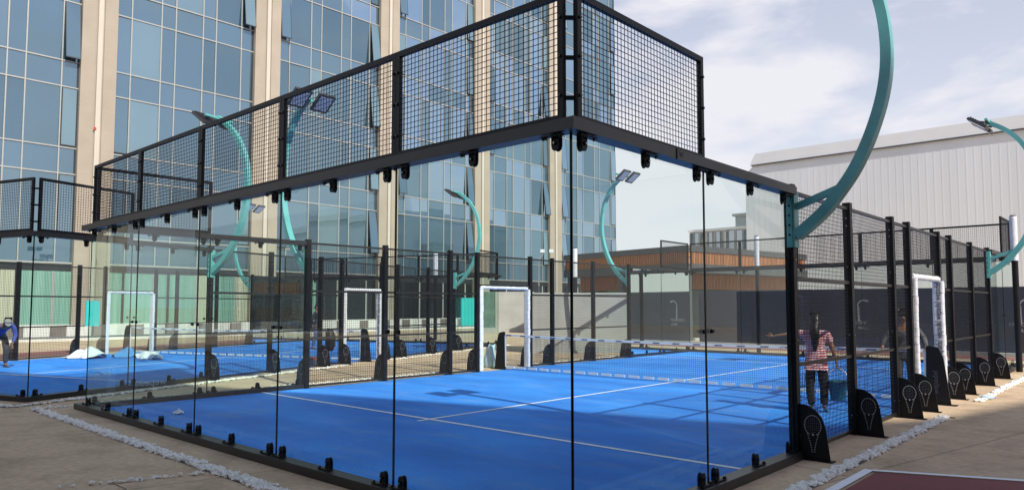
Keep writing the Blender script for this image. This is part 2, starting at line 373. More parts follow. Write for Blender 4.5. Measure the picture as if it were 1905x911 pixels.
def make_cage():
    root = empty('court_enclosure')
    # end walls: 5 panes, base and head rails, upper mesh frames
    for y, rz, mids in ((0, 0, True), (L_, math.pi, False)):
        for i in range(5):
            x = -10 + 2 * i if rz == 0 else -2 * i
            p = link('glass_pane', PANE, root); p.location = (x + (.002 if rz == 0 else -.002), y, .055); p.rotation_euler = (0, 0, rz)
            for dx in ((.13, 1.0, 1.87) if mids else (.13, 1.87)):
                xx = x + dx if rz == 0 else x - dx
                c = link('glass_clamp', CLAMP, root); c.location = (xx, y, .092); c.rotation_euler = (0, 0, rz)
                c = link('glass_clamp', CLAMP, root); c.location = (xx, y, 2.925); c.rotation_euler = (0, math.pi, rz)
            px = (x + .03 if rz == 0 else x - .03)
            w = 1.94 if i in (0, 4) else 1.996
            if rz == 0: xs = x + (.058 if i == 0 else .002)
            else: xs = x - (.058 if i == 0 else .002)
            mesh_panel(root, (xs, y, 3.025), rz, w, .975, True)
            if i < 4:
                jx = x + 2 if rz == 0 else x - 2
                for s in (-.075, .075):
                    k = link('joint_knob', KNOB, root); k.location = (jx + s, y, 1.45); k.rotation_euler = (0, 0, rz)
        sgn = 1 if rz == 0 else -1
        b = MB(); ya, yb = sorted((y - .11 * sgn, y + .035 * sgn)); b.box(-10.22, .111, ya, yb, 0, .09); b.build('base_rail', RAILM, root)
        b = MB(); ya, yb = sorted((y - .10 * sgn, y + .035 * sgn)); b.box(-10.2, .101, ya, yb, 2.93, 3.02)
        b.build('head_rail', RAILM, root)
    # long sides
    for x, out in ((0, 1), (-10, -1)):
        rz = R(90) * out
        def side_y(yc, w): return yc if out > 0 else yc + w
        for y0 in (0, 2, 16.1, 18.1):
            p = link('glass_pane', PANE, root); p.location = (x, y0 + .002 if out > 0 else y0 + 1.998, .055); p.rotation_euler = (0, 0, rz)
            for dy in (.13, 1.0, 1.87):
                c = link('glass_clamp', CLAMP, root); c.location = (x, y0 + dy, .092); c.rotation_euler = (0, 0, rz)
                c = link('glass_clamp', CLAMP, root); c.location = (x, y0 + dy, 2.925); c.rotation_euler = (0, math.pi, rz)
        for yj in (2, 18.1):
            for s in (-.075, .075):
                k = link('joint_knob', KNOB, root); k.location = (x, yj + s, 1.45); k.rotation_euler = (0, 0, rz)
        for ya, yb in ((.036, 4.0), (16.10, L_ - .036)):
            xa, xb = sorted((x - .035 * out, x + .11 * out)); b = MB(); b.box(xa, xb, ya, yb, 0, .09); b.build('base_rail', RAILM, root)
            xa, xb = sorted((x - .035 * out, x + .10 * out)); b = MB(); b.box(xa, xb, ya, yb + (.02 if ya < 1 else 0), 2.93, 3.02); b.build('head_rail', RAILM, root)
        mesh_panel(root, (x, .06 if out > 0 else 2.0, 3.025), rz, 1.94, .975, True)
        mesh_panel(root, (x, L_ - 2.0 if out > 0 else L_ - .06, 3.025), rz, 1.94, .975, True)
        for y in POSTS_Y:
            p = link('post', POST, root); p.location = (x, y, 0); p.rotation_euler = (0, 0, 0 if out > 0 else math.pi)
            link('stay_plate', FIN, p)
        for a, c in zip(POSTS_Y[:-1], POSTS_Y[1:]):
            gate = (a == 9.0); z0 = 2.22 if gate else .06; w = c - a - .10; yy = a + .05
            mesh_panel(root, (x, yy if out > 0 else yy + w, z0), rz, w, 2.97 - z0, False)
            xa, xb = x - .02, x + .02
            for z in ((2.22, 2.98) if gate else (.045, 1.02, 1.99, 2.98)):
                b = MB(); b.box(xa, xb, yy, yy + w, z - .02, z + .02); b.build('fence_rail', RAILM, root)
    # corner posts linking plates between the two upper frames
    for x in (0, -10):
        for y in (0, L_):
            b = MB(); sx = -1 if x == 0 else 1; sy = 1 if y == 0 else -1
            for z in (3.2, 3.5, 3.8):
                b = MB(); b.bar((x + sx * .07, y - .0 * sy, z), (x, y + sy * .07, z), .02, .03); b.build('corner_bracket', BLACK, root)
    return root

C2 = dict(loc=(-11.85, -.36, 0), rz=R(18.99))
cage1 = make_cage()
tag(cage1, 'large black steel and glass court cage in the foreground, woman with bucket inside', 'court cage', 'padel court cages')
cage2 = copy_tree(cage1); cage2.location = C2['loc']; cage2.rotation_euler = (0, 0, C2['rz'])
tag(cage2, 'black glass and mesh court cage further back, set at an angle, two men inside', 'court cage', 'padel court cages')
M1 = Matrix.Identity(4)
M2 = Matrix.Translation(C2['loc']) @ Matrix.Rotation(C2['rz'], 4, 'Z')

# frosted brand on low glass
t_n = text_mesh('wepadel', .17, DECAL); t_m = text_mesh('wepadel', .17, DECAL, mirror=False)
def decal(root, x, y, out, z=.33):
    panes = [c for c in root.children if c.name.startswith('glass_pane') and abs(c.location.x - x) < .01 and y - 2.05 < c.location.y < y + 2.05 and abs(abs(c.rotation_euler.z) - R(90)) < .1]
    p = min(panes, key=lambda c: abs((c.matrix_basis @ Vector((1, 0, 0))).y - y))
    wx = Vector((x + .012 * out, y, z)); loc = p.matrix_basis.inverted() @ wx
    d = p.matrix_basis.inverted().to_3x3() @ Vector((0, 1 * out, 0))
    put_text(t_n, p, loc, d, (0, 0, 1))
decal(cage2, 0, 1.35, 1, .36)
decal(cage1, -10, 1.0, -1, .36)

# little badge on the head rail of the near cage
def rail_badge(root, loc, xd):
    rails = [c for c in root.children if c.name.startswith('head_rail')]
    return put_text(text_mesh('W', .075, DARKTXT), root, loc, xd, (0, 0, 1))
put_text(text_mesh('W', .07, DARKTXT), [c for c in cage1.children if c.name.startswith('head_rail')][2], (.1025, 1.42, 2.975), (0, 1, 0), (0, 0, 1))
b = MB(); b.box(.101, .106, 1.335, 1.35, 2.925, 3.035); b.build('rail_splice', BLACK, [c for c in cage1.children if c.name.startswith('head_rail')][2])

# ------------------------------------------------------------------ padded gateways
def rounded_bar(b, x0, x1, y0, y1, z0, z1, r=.035, n=3):
    pts = []
    for cx, cy, a0 in ((x1 - r, y1 - r, 0), (x0 + r, y1 - r, 90), (x0 + r, y0 + r, 180), (x1 - r, y0 + r, 270)):
        for k in range(n + 1):
            a = R(a0 + 90 * k / n); pts.append((cx + r * math.cos(a), cy + r * math.sin(a)))
    b.prism(pts, z0, z1, 'z')
WTEXT = text_mesh('wepadel', .098, DARKTXT)
for v_ in WTEXT.vertices: v_.co.y *= 1.45
def gateway(M, x, out, label):
    g = empty('gate_padding', label=label, cat='gate padding', group='white padded gateways')
    g.matrix_world = M @ Matrix.Translation((x, 10.04, 0)) @ Matrix.Rotation(0 if out > 0 else math.pi, 4, 'Z')
    for s, w in ((-1, .09), (1, .13)):
        b = MB(); ya = -1.04 + .055 if s < 0 else 1.04 - .055 - w
        # quilted sleeve: stacked slightly uneven sections
        z = .02
        while z < 2.12:
            h = min(.19 if s > 0 else .13, 2.14 - z); j = random.uniform(-.004, .004)
            rounded_bar(b, -.07 + j, .115 + j, ya - .0 + j, ya + w + j, z, z + h - .004); z += h
        p = b.build('side_pad', WHITE_PAD, g)
        if s > 0:
            for k in range(6): put_text(WTEXT, p, (.022, ya - .0075, .20 + k * .35), (0, 0, 1), (-1, 0, 0))
            b2 = MB(); b2.box(-.05, .16, ya - .03, ya + w + .02, 0, .012); b2.build('foot_plate', STEEL, p)
    b = MB()
    pts = [(.02 + random.uniform(-.004, .004), -.93 + 1.86 * i / 16, 2.17 + random.uniform(-.004, .004)) for i in range(17)]
    b.tube(pts, [.048 + .006 * (i % 2) for i in range(17)], 10); b.build('top_pad', WHITE_PAD, g)
    return g
gateway(M1, 0, 1, 'white padded gateway with dark lettering down its right post, on the near right fence')
gateway(M1, -10, -1, 'white padded gateway behind the foreground court net, pale blue bag beside it')
gateway(M2, 0, 1, 'white padded gateway in the fence between the two courts, right of the man in jeans')
gateway(M2, -10, -1, 'white padded gateway furthest left, seen beyond the pile of white and blue sheets')

# ------------------------------------------------------------------ nets
def net_fin():
    b = MB(); b.prism([(-.045, .0), (.33, 0), (.235, .80), (.17, .97), (.03, 1.0), (-.02, .99)], -.022, .022, 'y'); b.box(-.09, .42, -.08, .08, 0, .012)
    return b.mesh('net_post', BLACK)
NETFIN = net_fin()
WBIG = text_mesh('wepadel', .12, mat('grey_emboss', (.05, .05, .055), .4, var=.1))
def net(M, label):
    g = empty('court_net', label=label, cat='court net', group='court nets'); g.matrix_world = M @ Matrix.Translation((-5, 10.04, 0))
    b = MB(); W = 4.97; z0 = .07
    nx = int(2 * W / .045); nz = 18
    def top(x): return .86 + .05 * (x / W) ** 2
    for i in range(nx + 1):
        x = -W + 2 * W * i / nx; b.bar((x, 0, z0), (x, 0, top(x)), .003, .003, caps=False)
    for k in range(nz + 1):
        pts = []
        for s in range(8):
            xa = -W + 2 * W * s / 8; xb = -W + 2 * W * (s + 1) / 8
            b.bar((xa, 0, z0 + (top(xa) - z0) * k / nz), (xb, 0, z0 + (top(xb) - z0) * k / nz), .003, .003, caps=False)
    b.build('net_mesh', NETM, g)
    b = MB(); b2 = MB(); N = 40
    for i in range(N):
        xa = -W + 2 * W * i / N; xb = -W + 2 * W * (i + 1) / N
        b.add([(xa, -.012, top(xa) - .025), (xb, -.012, top(xb) - .025), (xb, -.012, top(xb) + .03), (xa, -.012, top(xa) + .03),
               (xa, .012, top(xa) - .025), (xb, .012, top(xb) - .025), (xb, .012, top(xb) + .03), (xa, .012, top(xa) + .03)],
              [(0, 1, 2, 3), (4, 7, 6, 5), (3, 2, 6, 7), (0, 4, 5, 1)], 0)
        if i % 2 == 0:
            for yy in (-.0145, .0145): b.quad((xa + .05, yy, top(xa) - .013), (xb - .03, yy, top(xb) - .013), (xb - .03, yy, top(xb) + .014), (xa + .05, yy, top(xa) + .014), 1)
    b.build('net_tape', [WHITE, mat('tape_print', (.08, .10, .22), .7, var=.2)], g)
    b = MB()
    for i in range(26):
        xa = -W + 2 * W * i / 26 + .05; xb = xa + .27; b.box(xa, xb, -.014, .014, .045, .10)
    b.build('bottom_band', WHITE, g)
    for s in (-1, 1):
        b = MB(); b.box(s * W - .02, s * W + .02, -.012, .012, .08, .9); b.build('end_band', WHITE, g)
        p = link('net_post', NETFIN, g); p.location = (s * (W + .045), 0, 0); p.rotation_euler = (0, 0, 0 if s > 0 else math.pi)
        put_text(WBIG, p, (.11, -.024, .38), (0, 0, 1), (-1, 0, 0))
    return g
net(M1, 'black court net with white printed tape across the foreground court')
net(M2, 'black court net with white tape across the further, angled court')

# ------------------------------------------------------------------ floodlights
def floodlight(label, M, x, y, out):
    g = empty('floodlight', label=label, cat='floodlight', group='curved teal floodlights')
    g.matrix_world = M @ Matrix.Translation((x, y, 0)) @ Matrix.Rotation(0 if out > 0 else math.pi, 4, 'Z')
    b = MB(); b.box(.0505, .075, -.065, .065, 2.34, 2.97); b.box(-.012, .05, -.0745, -.0515, 2.34, 2.97)
    for z in (2.48, 2.59, 2.70, 2.81): b.tube([(.018, -.0745, z), (.018, -.080, z)], .012, 8, 1)
    b.build('bracket', [TEAL, BLACK], g)
    ctrl = [(.075, 2.47), (.36, 2.70), (.55, 2.92), (.73, 3.18), (.89, 3.52), (1.01, 3.90), (1.06, 4.27), (1.045, 4.66), (.98, 5.0), (.86, 5.3), (.66, 5.62), (.42, 5.85), (.16, 6.02)]
    pts = []
    for i in range(len(ctrl) - 1):
        p0 = Vector(ctrl[max(i - 1, 0)]); p1 = Vector(ctrl[i]); p2 = Vector(ctrl[i + 1]); p3 = Vector(ctrl[min(i + 2, len(ctrl) - 1)])
        for k in range(4):
            t = k / 4; pts.append(.5 * ((2 * p1) + (p2 - p0) * t + (2 * p0 - 5 * p1 + 4 * p2 - p3) * t * t + (3 * p1 - p0 - 3 * p2 + p3) * t ** 3))
    pts.append(Vector(ctrl[-1]))
    b = MB(); vs = []; n = len(pts)
    for i, p in enumerate(pts):
        d = (pts[min(i + 1, n - 1)] - pts[max(i - 1, 0)]).normalized(); nn = Vector((-d.y, d.x)); h = .058 - .012 * i / n; w = .062
        for a, c in ((-1, -1), (1, -1), (1, 1), (-1, 1)): q = p + nn * a * h; vs.append((q.x, c * w, q.y))
    fs = [(0, 1, 2, 3), tuple(4 * (n - 1) + k for k in (3, 2, 1, 0))]
    for i in range(n - 1):
        for k in range(4): fs.append((4 * i + k, 4 * i + (k + 1) % 4, 4 * (i + 1) + (k + 1) % 4, 4 * (i + 1) + k))
    b.add(vs, fs); b.build('curved_arm', TEAL, g)
    b = MB(); b.bar((.075, 0, 2.80), (.55, 0, 2.965), .07, .07); b.build('brace', TEAL, g)
    b = MB(); b.bar((.16, -.42, 6.03), (.16, .42, 6.03), .06, .05); b.bar((.20, 0, 6.0), (.10, 0, 6.07), .10, .10); b.build('cross_bar', TEAL, g)
    for s in (-1, 1):
        h = MB(); h.box(-.19, .19, -.17, .17, -.03, .03, 0)
        for k in range(7): h.box(-.16 + k * .05, -.145 + k * .05, -.15, .15, .03, .06, 0)
        h.box(-.150, .150, -.130, .130, -.034, -.0305, 1)
        o = h.build('lamp_head', [LAMPBODY, LAMPFACE], g); o.location = (-.02, s * .28, 5.98); o.rotation_euler = (0, R(37), 0); o.scale = (1.2, 1.15, 1)
        y = MB(); y.bar((.0, 0, .06), (.13, 0, .11), .03, .03); y.build('yoke', LAMPBODY, o)
    return g
floodlight('nearest curved teal floodlight, its arm rising out of the top of the picture', M1, 0, 4.06, 1)
floodlight('curved teal floodlight at the right end of the near fence, beside the white topped pole', M1, 0, 16.04, 1)
floodlight('curved teal floodlight whose two big square lamps show through the upper mesh', M1, -10, 4.06, -1)
floodlight('curved teal floodlight on the fence in front of the orange slatted pavilion', M1, -10, 16.04, -1)
floodlight('curved teal floodlight on the angled court, bulging right in front of a tower column', M2, 0, 4.06, 1)
floodlight('curved teal floodlight above the turquoise board between the two courts', M2, 0, 16.04, 1)
floodlight('curved teal floodlight on the remote fence of the angled court near the curtained windows', M2, -10, 16.04, -1)

# ------------------------------------------------------------------ ground, courts, paths
def sheet(name, poly, z, m, kind='structure'):
    b = MB(); b.add([(x, y, z) for x, y in poly], [tuple(range(len(poly)))]); o = b.build(name, m); tag(o, kind=kind); return o
sheet('ground', [(-600, -600), (600, -600), (600, 600), (-600, 600)], 0, GROUND)
def TX(M, pts): return [tuple((M @ Vector((x, y, 0))).xy) for x, y in pts]
for M in (M1, M2):
    sheet('court_surface', TX(M, [(-9.965, .035), (-.035, .035), (-.035, L_ - .035), (-9.965, L_ - .035)]), .006, TURF)
    b = MB()
    def ln(x0, x1, y0, y1):
        p = [M @ Vector((x, y, .011)) for x, y in ((x0, y0), (x1, y0), (x1, y1), (x0, y1))]; b.quad(*p)
    ln(-9.95, -.05, 3.04, 3.112); ln(-9.95, -.05, 17.0, 17.05); ln(-5.072, -5.008, 2.85, 3.04); ln(-5.072, -5.008, 3.112, 17.0); ln(-5.065, -5.015, 17.05, 17.25)
    tag(b.build('court_line', LINE), kind='structure')
# road, kerb, red strips
sheet('road', [(-43.2, -60), (-36.5, -60), (-36.5, 90), (-43.2, 90)], .004, ASPH)
b = MB(); y = -30; k = 0
while y < 66:
    w = 1.25 if k % 2 == 0 else .8; b.box(-42.6, -42.35 if k % 2 == 0 else -42.4, y, y + w - .02, 0, .62 if k % 2 == 0 else .58, 0 if k % 2 == 0 else 1); y += w; k += 1
tag(b.build('kerb', [KERBW, KERBD]), kind='structure')
b = MB(); b.box(-36.5, -36.3, -60, 66, 0, .12); tag(b.build('kerb', KERBW), kind='structure')
sheet('path', TX(M2, [(-13.6, -12), (-11.2, -12), (-11.2, 24), (-13.6, 24)]), .008, REDPATH)
sheet('path', [(-19, 22.9), (6, 22.9), (6, 24.6), (-19, 24.6)], .008, REDPATH)
b = MB(); b.box(-22, 8, 24.7, 25.0, 0, .12); tag(b.build('kerb', CONCRETE), kind='structure')
# red hard court with its white edge
red = [(.88, 3.87), (.88, -14), (12, -14), (12, 8.66)]
sheet('red_court', red, .008, REDM)
b = MB()
def seg(a, c, w, z=.013):
    a = Vector(a); c = Vector(c); d = (c - a).normalized(); n = Vector((-d.y, d.x)) * w / 2
    b.quad((*(a - n), z), (*(c - n), z), (*(c + n), z), (*(a + n), z))
seg((.80, 3.93), (.80, -14), .09); seg((.84, 3.905), (12, 8.62), .075, .0165)
tag(b.build('court_line', LINE), kind='structure')

# ------------------------------------------------------------------ white pebbles in the drain channels
def pebbles(name, segs):
    """segs: (p0, p1, width, per metre)"""
    ico = bmesh.new(); bmesh.ops.create_icosphere(ico, subdivisions=2, radius=1)
    iv = [v.co.copy() for v in ico.verts]; ifc = [[v.index for v in f.verts] for f in ico.faces]; ico.free()
    ico = bmesh.new(); bmesh.ops.create_icosphere(ico, subdivisions=1, radius=1)
    jv = [v.co.copy() for v in ico.verts]; jf = [[v.index for v in f.verts] for f in ico.faces]; ico.free()
    b = MB(); cam_ = Vector((3.14, -4.08, 0)); ch = MB()
    for p0, p1, w, dens in segs:
        p0 = Vector((*p0, 0)); p1 = Vector((*p1, 0)); d = p1 - p0; Ln = d.length; d.normalize(); nrm = Vector((-d.y, d.x, 0)); zc = .0035 + .0011 * (len(ch.f) % 5)
        if dens > 100: ch.quad(*[(q.x, q.y, zc) for q in (p0 - nrm * w * .72, p1 - nrm * w * .72, p1 + nrm * w * .72, p0 + nrm * w * .72)])
        for i in range(int(Ln * dens * .95)):
            t = random.random() * Ln; o = random.gauss(0, .36) * w; o = max(-w * .75, min(w * .75, o))
            p = p0 + d * t + nrm * o; s = random.uniform(.011, .021) if random.random() < .75 else random.uniform(.021, .036); near = (p - cam_).length < 11
            sc_ = Vector((s * random.uniform(.9, 1.7), s * random.uniform(.8, 1.3), s * random.uniform(.55, .95)))
            rot = Euler((random.uniform(-.5, .5), random.uniform(-.5, .5), random.uniform(0, 6.3))).to_matrix()
            lift = sc_.z * .6 + max(0, (1 - abs(o) / w)) * random.uniform(0, .016)
            V, F = (jv, jf)
            ph = random.uniform(0, 6)
            vs = [p + rot @ Vector((v.x * sc_.x, v.y * sc_.y, v.z * sc_.z)) * (1 + .16 * math.sin(3.1 * v.x + ph) * math.cos(2.7 * v.y + ph * 2) + .08 * math.sin(5 * v.z + ph)) + Vector((0, 0, lift)) for v in V]
            b.add(vs, F, 0, False)
    tag(ch.build('drain_path', mat('channel_gap_dark', (.13, .105, .08), .95, var=.3, vscale=8)), kind='structure')  # darkness of the gaps between pebbles, painted as a sheet beneath them
    o = b.build(name, PEB); tag(o, 'strip of small white pebbles filling the drain channels beside the courts', None, None, 'stuff'); return o
m2 = lambda x, y: tuple((M2 @ Vector((x, y, 0))).xy)
pebbles('pebbles', [((-10.6, -.56), (-1.0, -.62), .105, 230), ((-1.0, -.62), (.6, -.64), .10, 170), ((.57, -.6), (.57, 8.45), .10, 240), ((.58, 10.9), (.58, 20.5), .10, 200),
                    ((-10.58, -.5), (-10.52, .0), .06, 90), ((-4.05, -.66), (-4.35, -1.5), .05, 40), ((-4.35, -1.5), (-4.6, -2.1), .04, 14),
                    (m2(.55, -.55), m2(.55, 8.6), .10, 120), (m2(-9, -.6), m2(.55, -.6), .10, 120), (m2(.55, 10.8), m2(.55, 20), .10, 70),
                    ((-10.55, 0), (-10.55, 8.6), .07, 70), ((-10.55, 11.2), (-10.55, 20), .07, 60)])
b = MB(); b.box(.48, .70, 8.47, 8.50, .004, .012); b.box(-4.42, -4.0, -1.5, -1.495, .003, .006)
tag(b.build('road_marking', BLACK), kind='structure')

# ------------------------------------------------------------------ TOWER
def tower():
    X = -43.0; T = empty('glass_tower', (X, 20, 0), label='tall office tower with blue glass bays between beige stone columns', cat='tower')
    def lo(y): return y - 20
    H = 50.7
    b = MB(); b.box(-26, -.12, lo(-12), lo(64.0), 0, H + 1); b.build('wall', SOFFIT, T)
    cols = [-11.12 + 10.66 * i for i in range(7)]
    for yc in cols:
        b = MB(); y = lo(yc)
        b.box(-.1, .32, y - .95, y - .24, 0, H, 0); b.box(-.1, .32, y + .24, y + .95, 0, H, 0)
        b.box(-.1, .26, y - .24, y - .13, 0, H, 0); b.box(-.1, .26, y + .13, y + .24, 0, H, 0); b.box(-.1, .40, y - .13, y + .13, 0, H, 1)
        # thin joints between the stone slabs
        z = .6
        while z < 42:
            for ya, yb in ((y - .95, y - .24), (y + .24, y + .95)): b.box(.30, .3225, ya + .003, yb - .003, z, z + .012, 2)
            z += 1.25
        b.build('pilaster', [STONE, STRIP, mat('stone_joint', (.46, .40, .32), .9, var=.05) if 'stone_joint' not in bpy.data.materials else bpy.data.materials['stone_joint']], T)
    bays = [(cols[i] + .95, cols[i + 1] - .95) for i in range(6)] + [(cols[6] + .95, 64.0)]
    for bi, (ya, yb) in enumerate(bays):
        W = yb - ya; unit = W / 5.0
        xs = [0]
        for k in range(7): xs.append(xs[-1] + (unit * .5 if k % 2 == 0 else unit))
        ys = [lo(ya) + x for x in xs]
        top = 9 if ya > 20 else 7
        for fl in range(top):
            z0 = 5.7 + 5 * fl; zm = z0 + 3.5; z1 = z0 + 5
            b = MB()
            for k in range(7):
                for (za, zb, sp) in ((z0, zm, 0), (zm, z1, 1)):
                    a1 = random.gauss(0, .007); a2 = random.gauss(0, .006)
                    y0, y1 = ys[k], ys[k + 1]; dy = (y1 - y0) / 2; dz = (zb - za) / 2
                    mi = 4 if sp else random.choices((0, 1, 2, 3), (5, 4, 3, 1))[0]
                    b.quad((-.03 - a1 * dy - a2 * dz, y0, za), (-.03 + a1 * dy - a2 * dz, y1, za), (-.03 + a1 * dy + a2 * dz, y1, zb), (-.03 - a1 * dy + a2 * dz, y0, zb), mi)
            w = b.build('window', TGLASS + [SPAN], T)
            b = MB()
            for y in ys[1:-1]: b.box(-.05, .03, y - .032, y + .032, z0, z1)
            for z in (z0, zm): b.box(-.05, .033, ys[0], ys[-1], z - .035, z + .035)
            for y in (ys[0] + .04, ys[-1] - .04): b.box(-.05, .03, y - .04, y + .04, z0, z1, 1)
            b.build('window_frame', [MULL, SASH], w)
            for k in (0, 6):
                if random.random() < .80:
                    s = MB(); yw = ys[k + 1] - ys[k] - .10; hh = 3.36; t = .035
                    s.box(-.02, .02, 0, yw, -hh, -hh + t + .03, 0); s.box(-.02, .02, 0, yw, -t, 0, 0); s.box(-.02, .02, 0, t, -hh + t + .03, -t, 0); s.box(-.02, .02, yw - t, yw, -hh + t + .03, -t, 0)
                    s.quad((.012, t, -hh + t), (.012, yw - t, -hh + t), (.012, yw - t, -t), (.012, t, -t), 1)
                    o = s.build('vent_sash', [SASH, random.choice(TGLASS)], w); o.location = (.06, ys[k] + .05, zm - .06)
                    o.rotation_euler = (0, -random.choice((0, 0, R(1.5), R(5), R(7))), 0)
        # ground floor: plinth, glazed doors with curtains, dark transom band
        w = MB(); mid = lo(25.2)
        doors = [0, .5, 1.5, 2, 3, 3.5, 4.5, 5]
        for k in range(7):
            y0, y1 = lo(ya) + doors[k] * unit, lo(ya) + doors[k + 1] * unit
            green = y1 < mid + .3
            mi = (1 if k in (0, 4, 6) and random.random() < .6 else 0) if green else 2
            w.quad((-.04, y0, .65), (-.04, y1, .65), (-.04, y1, 3.65), (-.04, y0, 3.65), mi)
            w.quad((-.04, y0, 4.1), (-.04, y1, 4.1), (-.04, y1, 5.7), (-.04, y0, 5.7), 3 if random.random() < .8 else 4)
        sf = w.build('shopfront', [CURT, CURT2, DGLASS, SPAN, TGLASS[0]], T)
        b = MB(); b.box(-.1, -.02, lo(ya), lo(yb), 3.65, 4.06, 1); b.box(-.1, .03, lo(ya), lo(yb), 4.06, 4.16, 0)
        for k in range(1, 7): y = lo(ya) + doors[k] * unit; dark = k % 2; b.box(-.08, .0, y - .07, y + .07, .65, 3.65, 1 if k % 2 else 0); b.box(-.05, .03, y - .03, y + .03, 4.16, 5.7, 0)
        b.build('shopfront_frame', [MULL, SASH], sf)
        b = MB(); b.box(-.1, .02, lo(ya), lo(yb), 0, .65); b.build('plinth', KERBW, T)
    b = MB(); b.tube([(.40, lo(10.06), 11.98), (.47, lo(10.06), 11.98)], .075, 10); b.build('red_lamp', mat('red_lamp_cover', (.70, .05, .03), .4, var=.05), T)
    return T
tower()

# ------------------------------------------------------------------ big white hall, annex
H_ = empty('warehouse_hall', (0, 50, 0), label='huge pale corrugated metal hall with a white roof band behind the hoarding', cat='hall')
prof = [(-21.2, 0), (60, 0), (60, 12.64), (-20.55, 12.64), (-20.95, 12.25), (-21.2, 11.6)]
b = MB(); b.prism(prof, 0, 20, 'y'); b.build('wall', HALLM, H_)
b = MB(); x = -21.0
while x < 30:
    b.prism([(x, -.002), (x + .03, -.005), (x + .09, -.005), (x + .12, -.002)], 0.0, 12.3 if x > -20.6 else 11.7, 'z'); x += .46
b.build('cladding_rib', HALLM, H_)['kind'] = 'stuff'
b = MB(); b.prism([(-20.75, 12.645), (60, 12.645), (60, 13.55), (-20.3, 13.55), (-20.6, 13.1)], -.12, 20, 'y'); b.build('roof_band', PARAP, H_)
b = MB(); b.box(-20.6, 60, -.16, -.121, 12.60, 12.70); b.build('gutter', SOFFIT, H_)

A_ = empty('annex_building', (-27.2, 52, 0), label='low grey building with wavy mirrored windows left of the white hall', cat='building')
b = MB(); b.box(0, 6.4, 0, 8, 0, 8.0); b.build('wall', GREYST, A_)
b = MB(); b.box(-.1, 6.4, -.15, 8, 8.0, 8.2); b.build('roof_trim', PARAP, A_)
b = MB(); b.box(3.7, 6.4, 1.0, 6, 8.2, 9.2); b.box(3.5, 6.4, .8, 6, 9.2, 9.4); b.build('roof_room', GREYST, A_)
for i in range(3):
    b = MB(); x0 = .1 + i * 2.1; z0, z1 = 5.6, 7.9; N = 14
    for k in range(N):
        xa = x0 + 2.0 * k / N; xb = x0 + 2.0 * (k + 1) / N
        f = lambda x: -.06 - .03 * math.sin((x - x0) * 5.2 + i) * 1.0
        b.add([(xa, f(xa), z0), (xb, f(xb), z0), (xb, f(xb) + .02, z1), (xa, f(xa) + .02, z1)], [(0, 1, 2, 3)], 0, True)
    w = b.build('window', AGLASS, A_)
    b = MB(); b.box(x0 - .07, x0 - .01, -.14, 0, z0, z1); b.box(x0 - .01, x0 + 2.0, -.14, 0, z0 - .08, z0); b.build('window_frame', MULL, w)

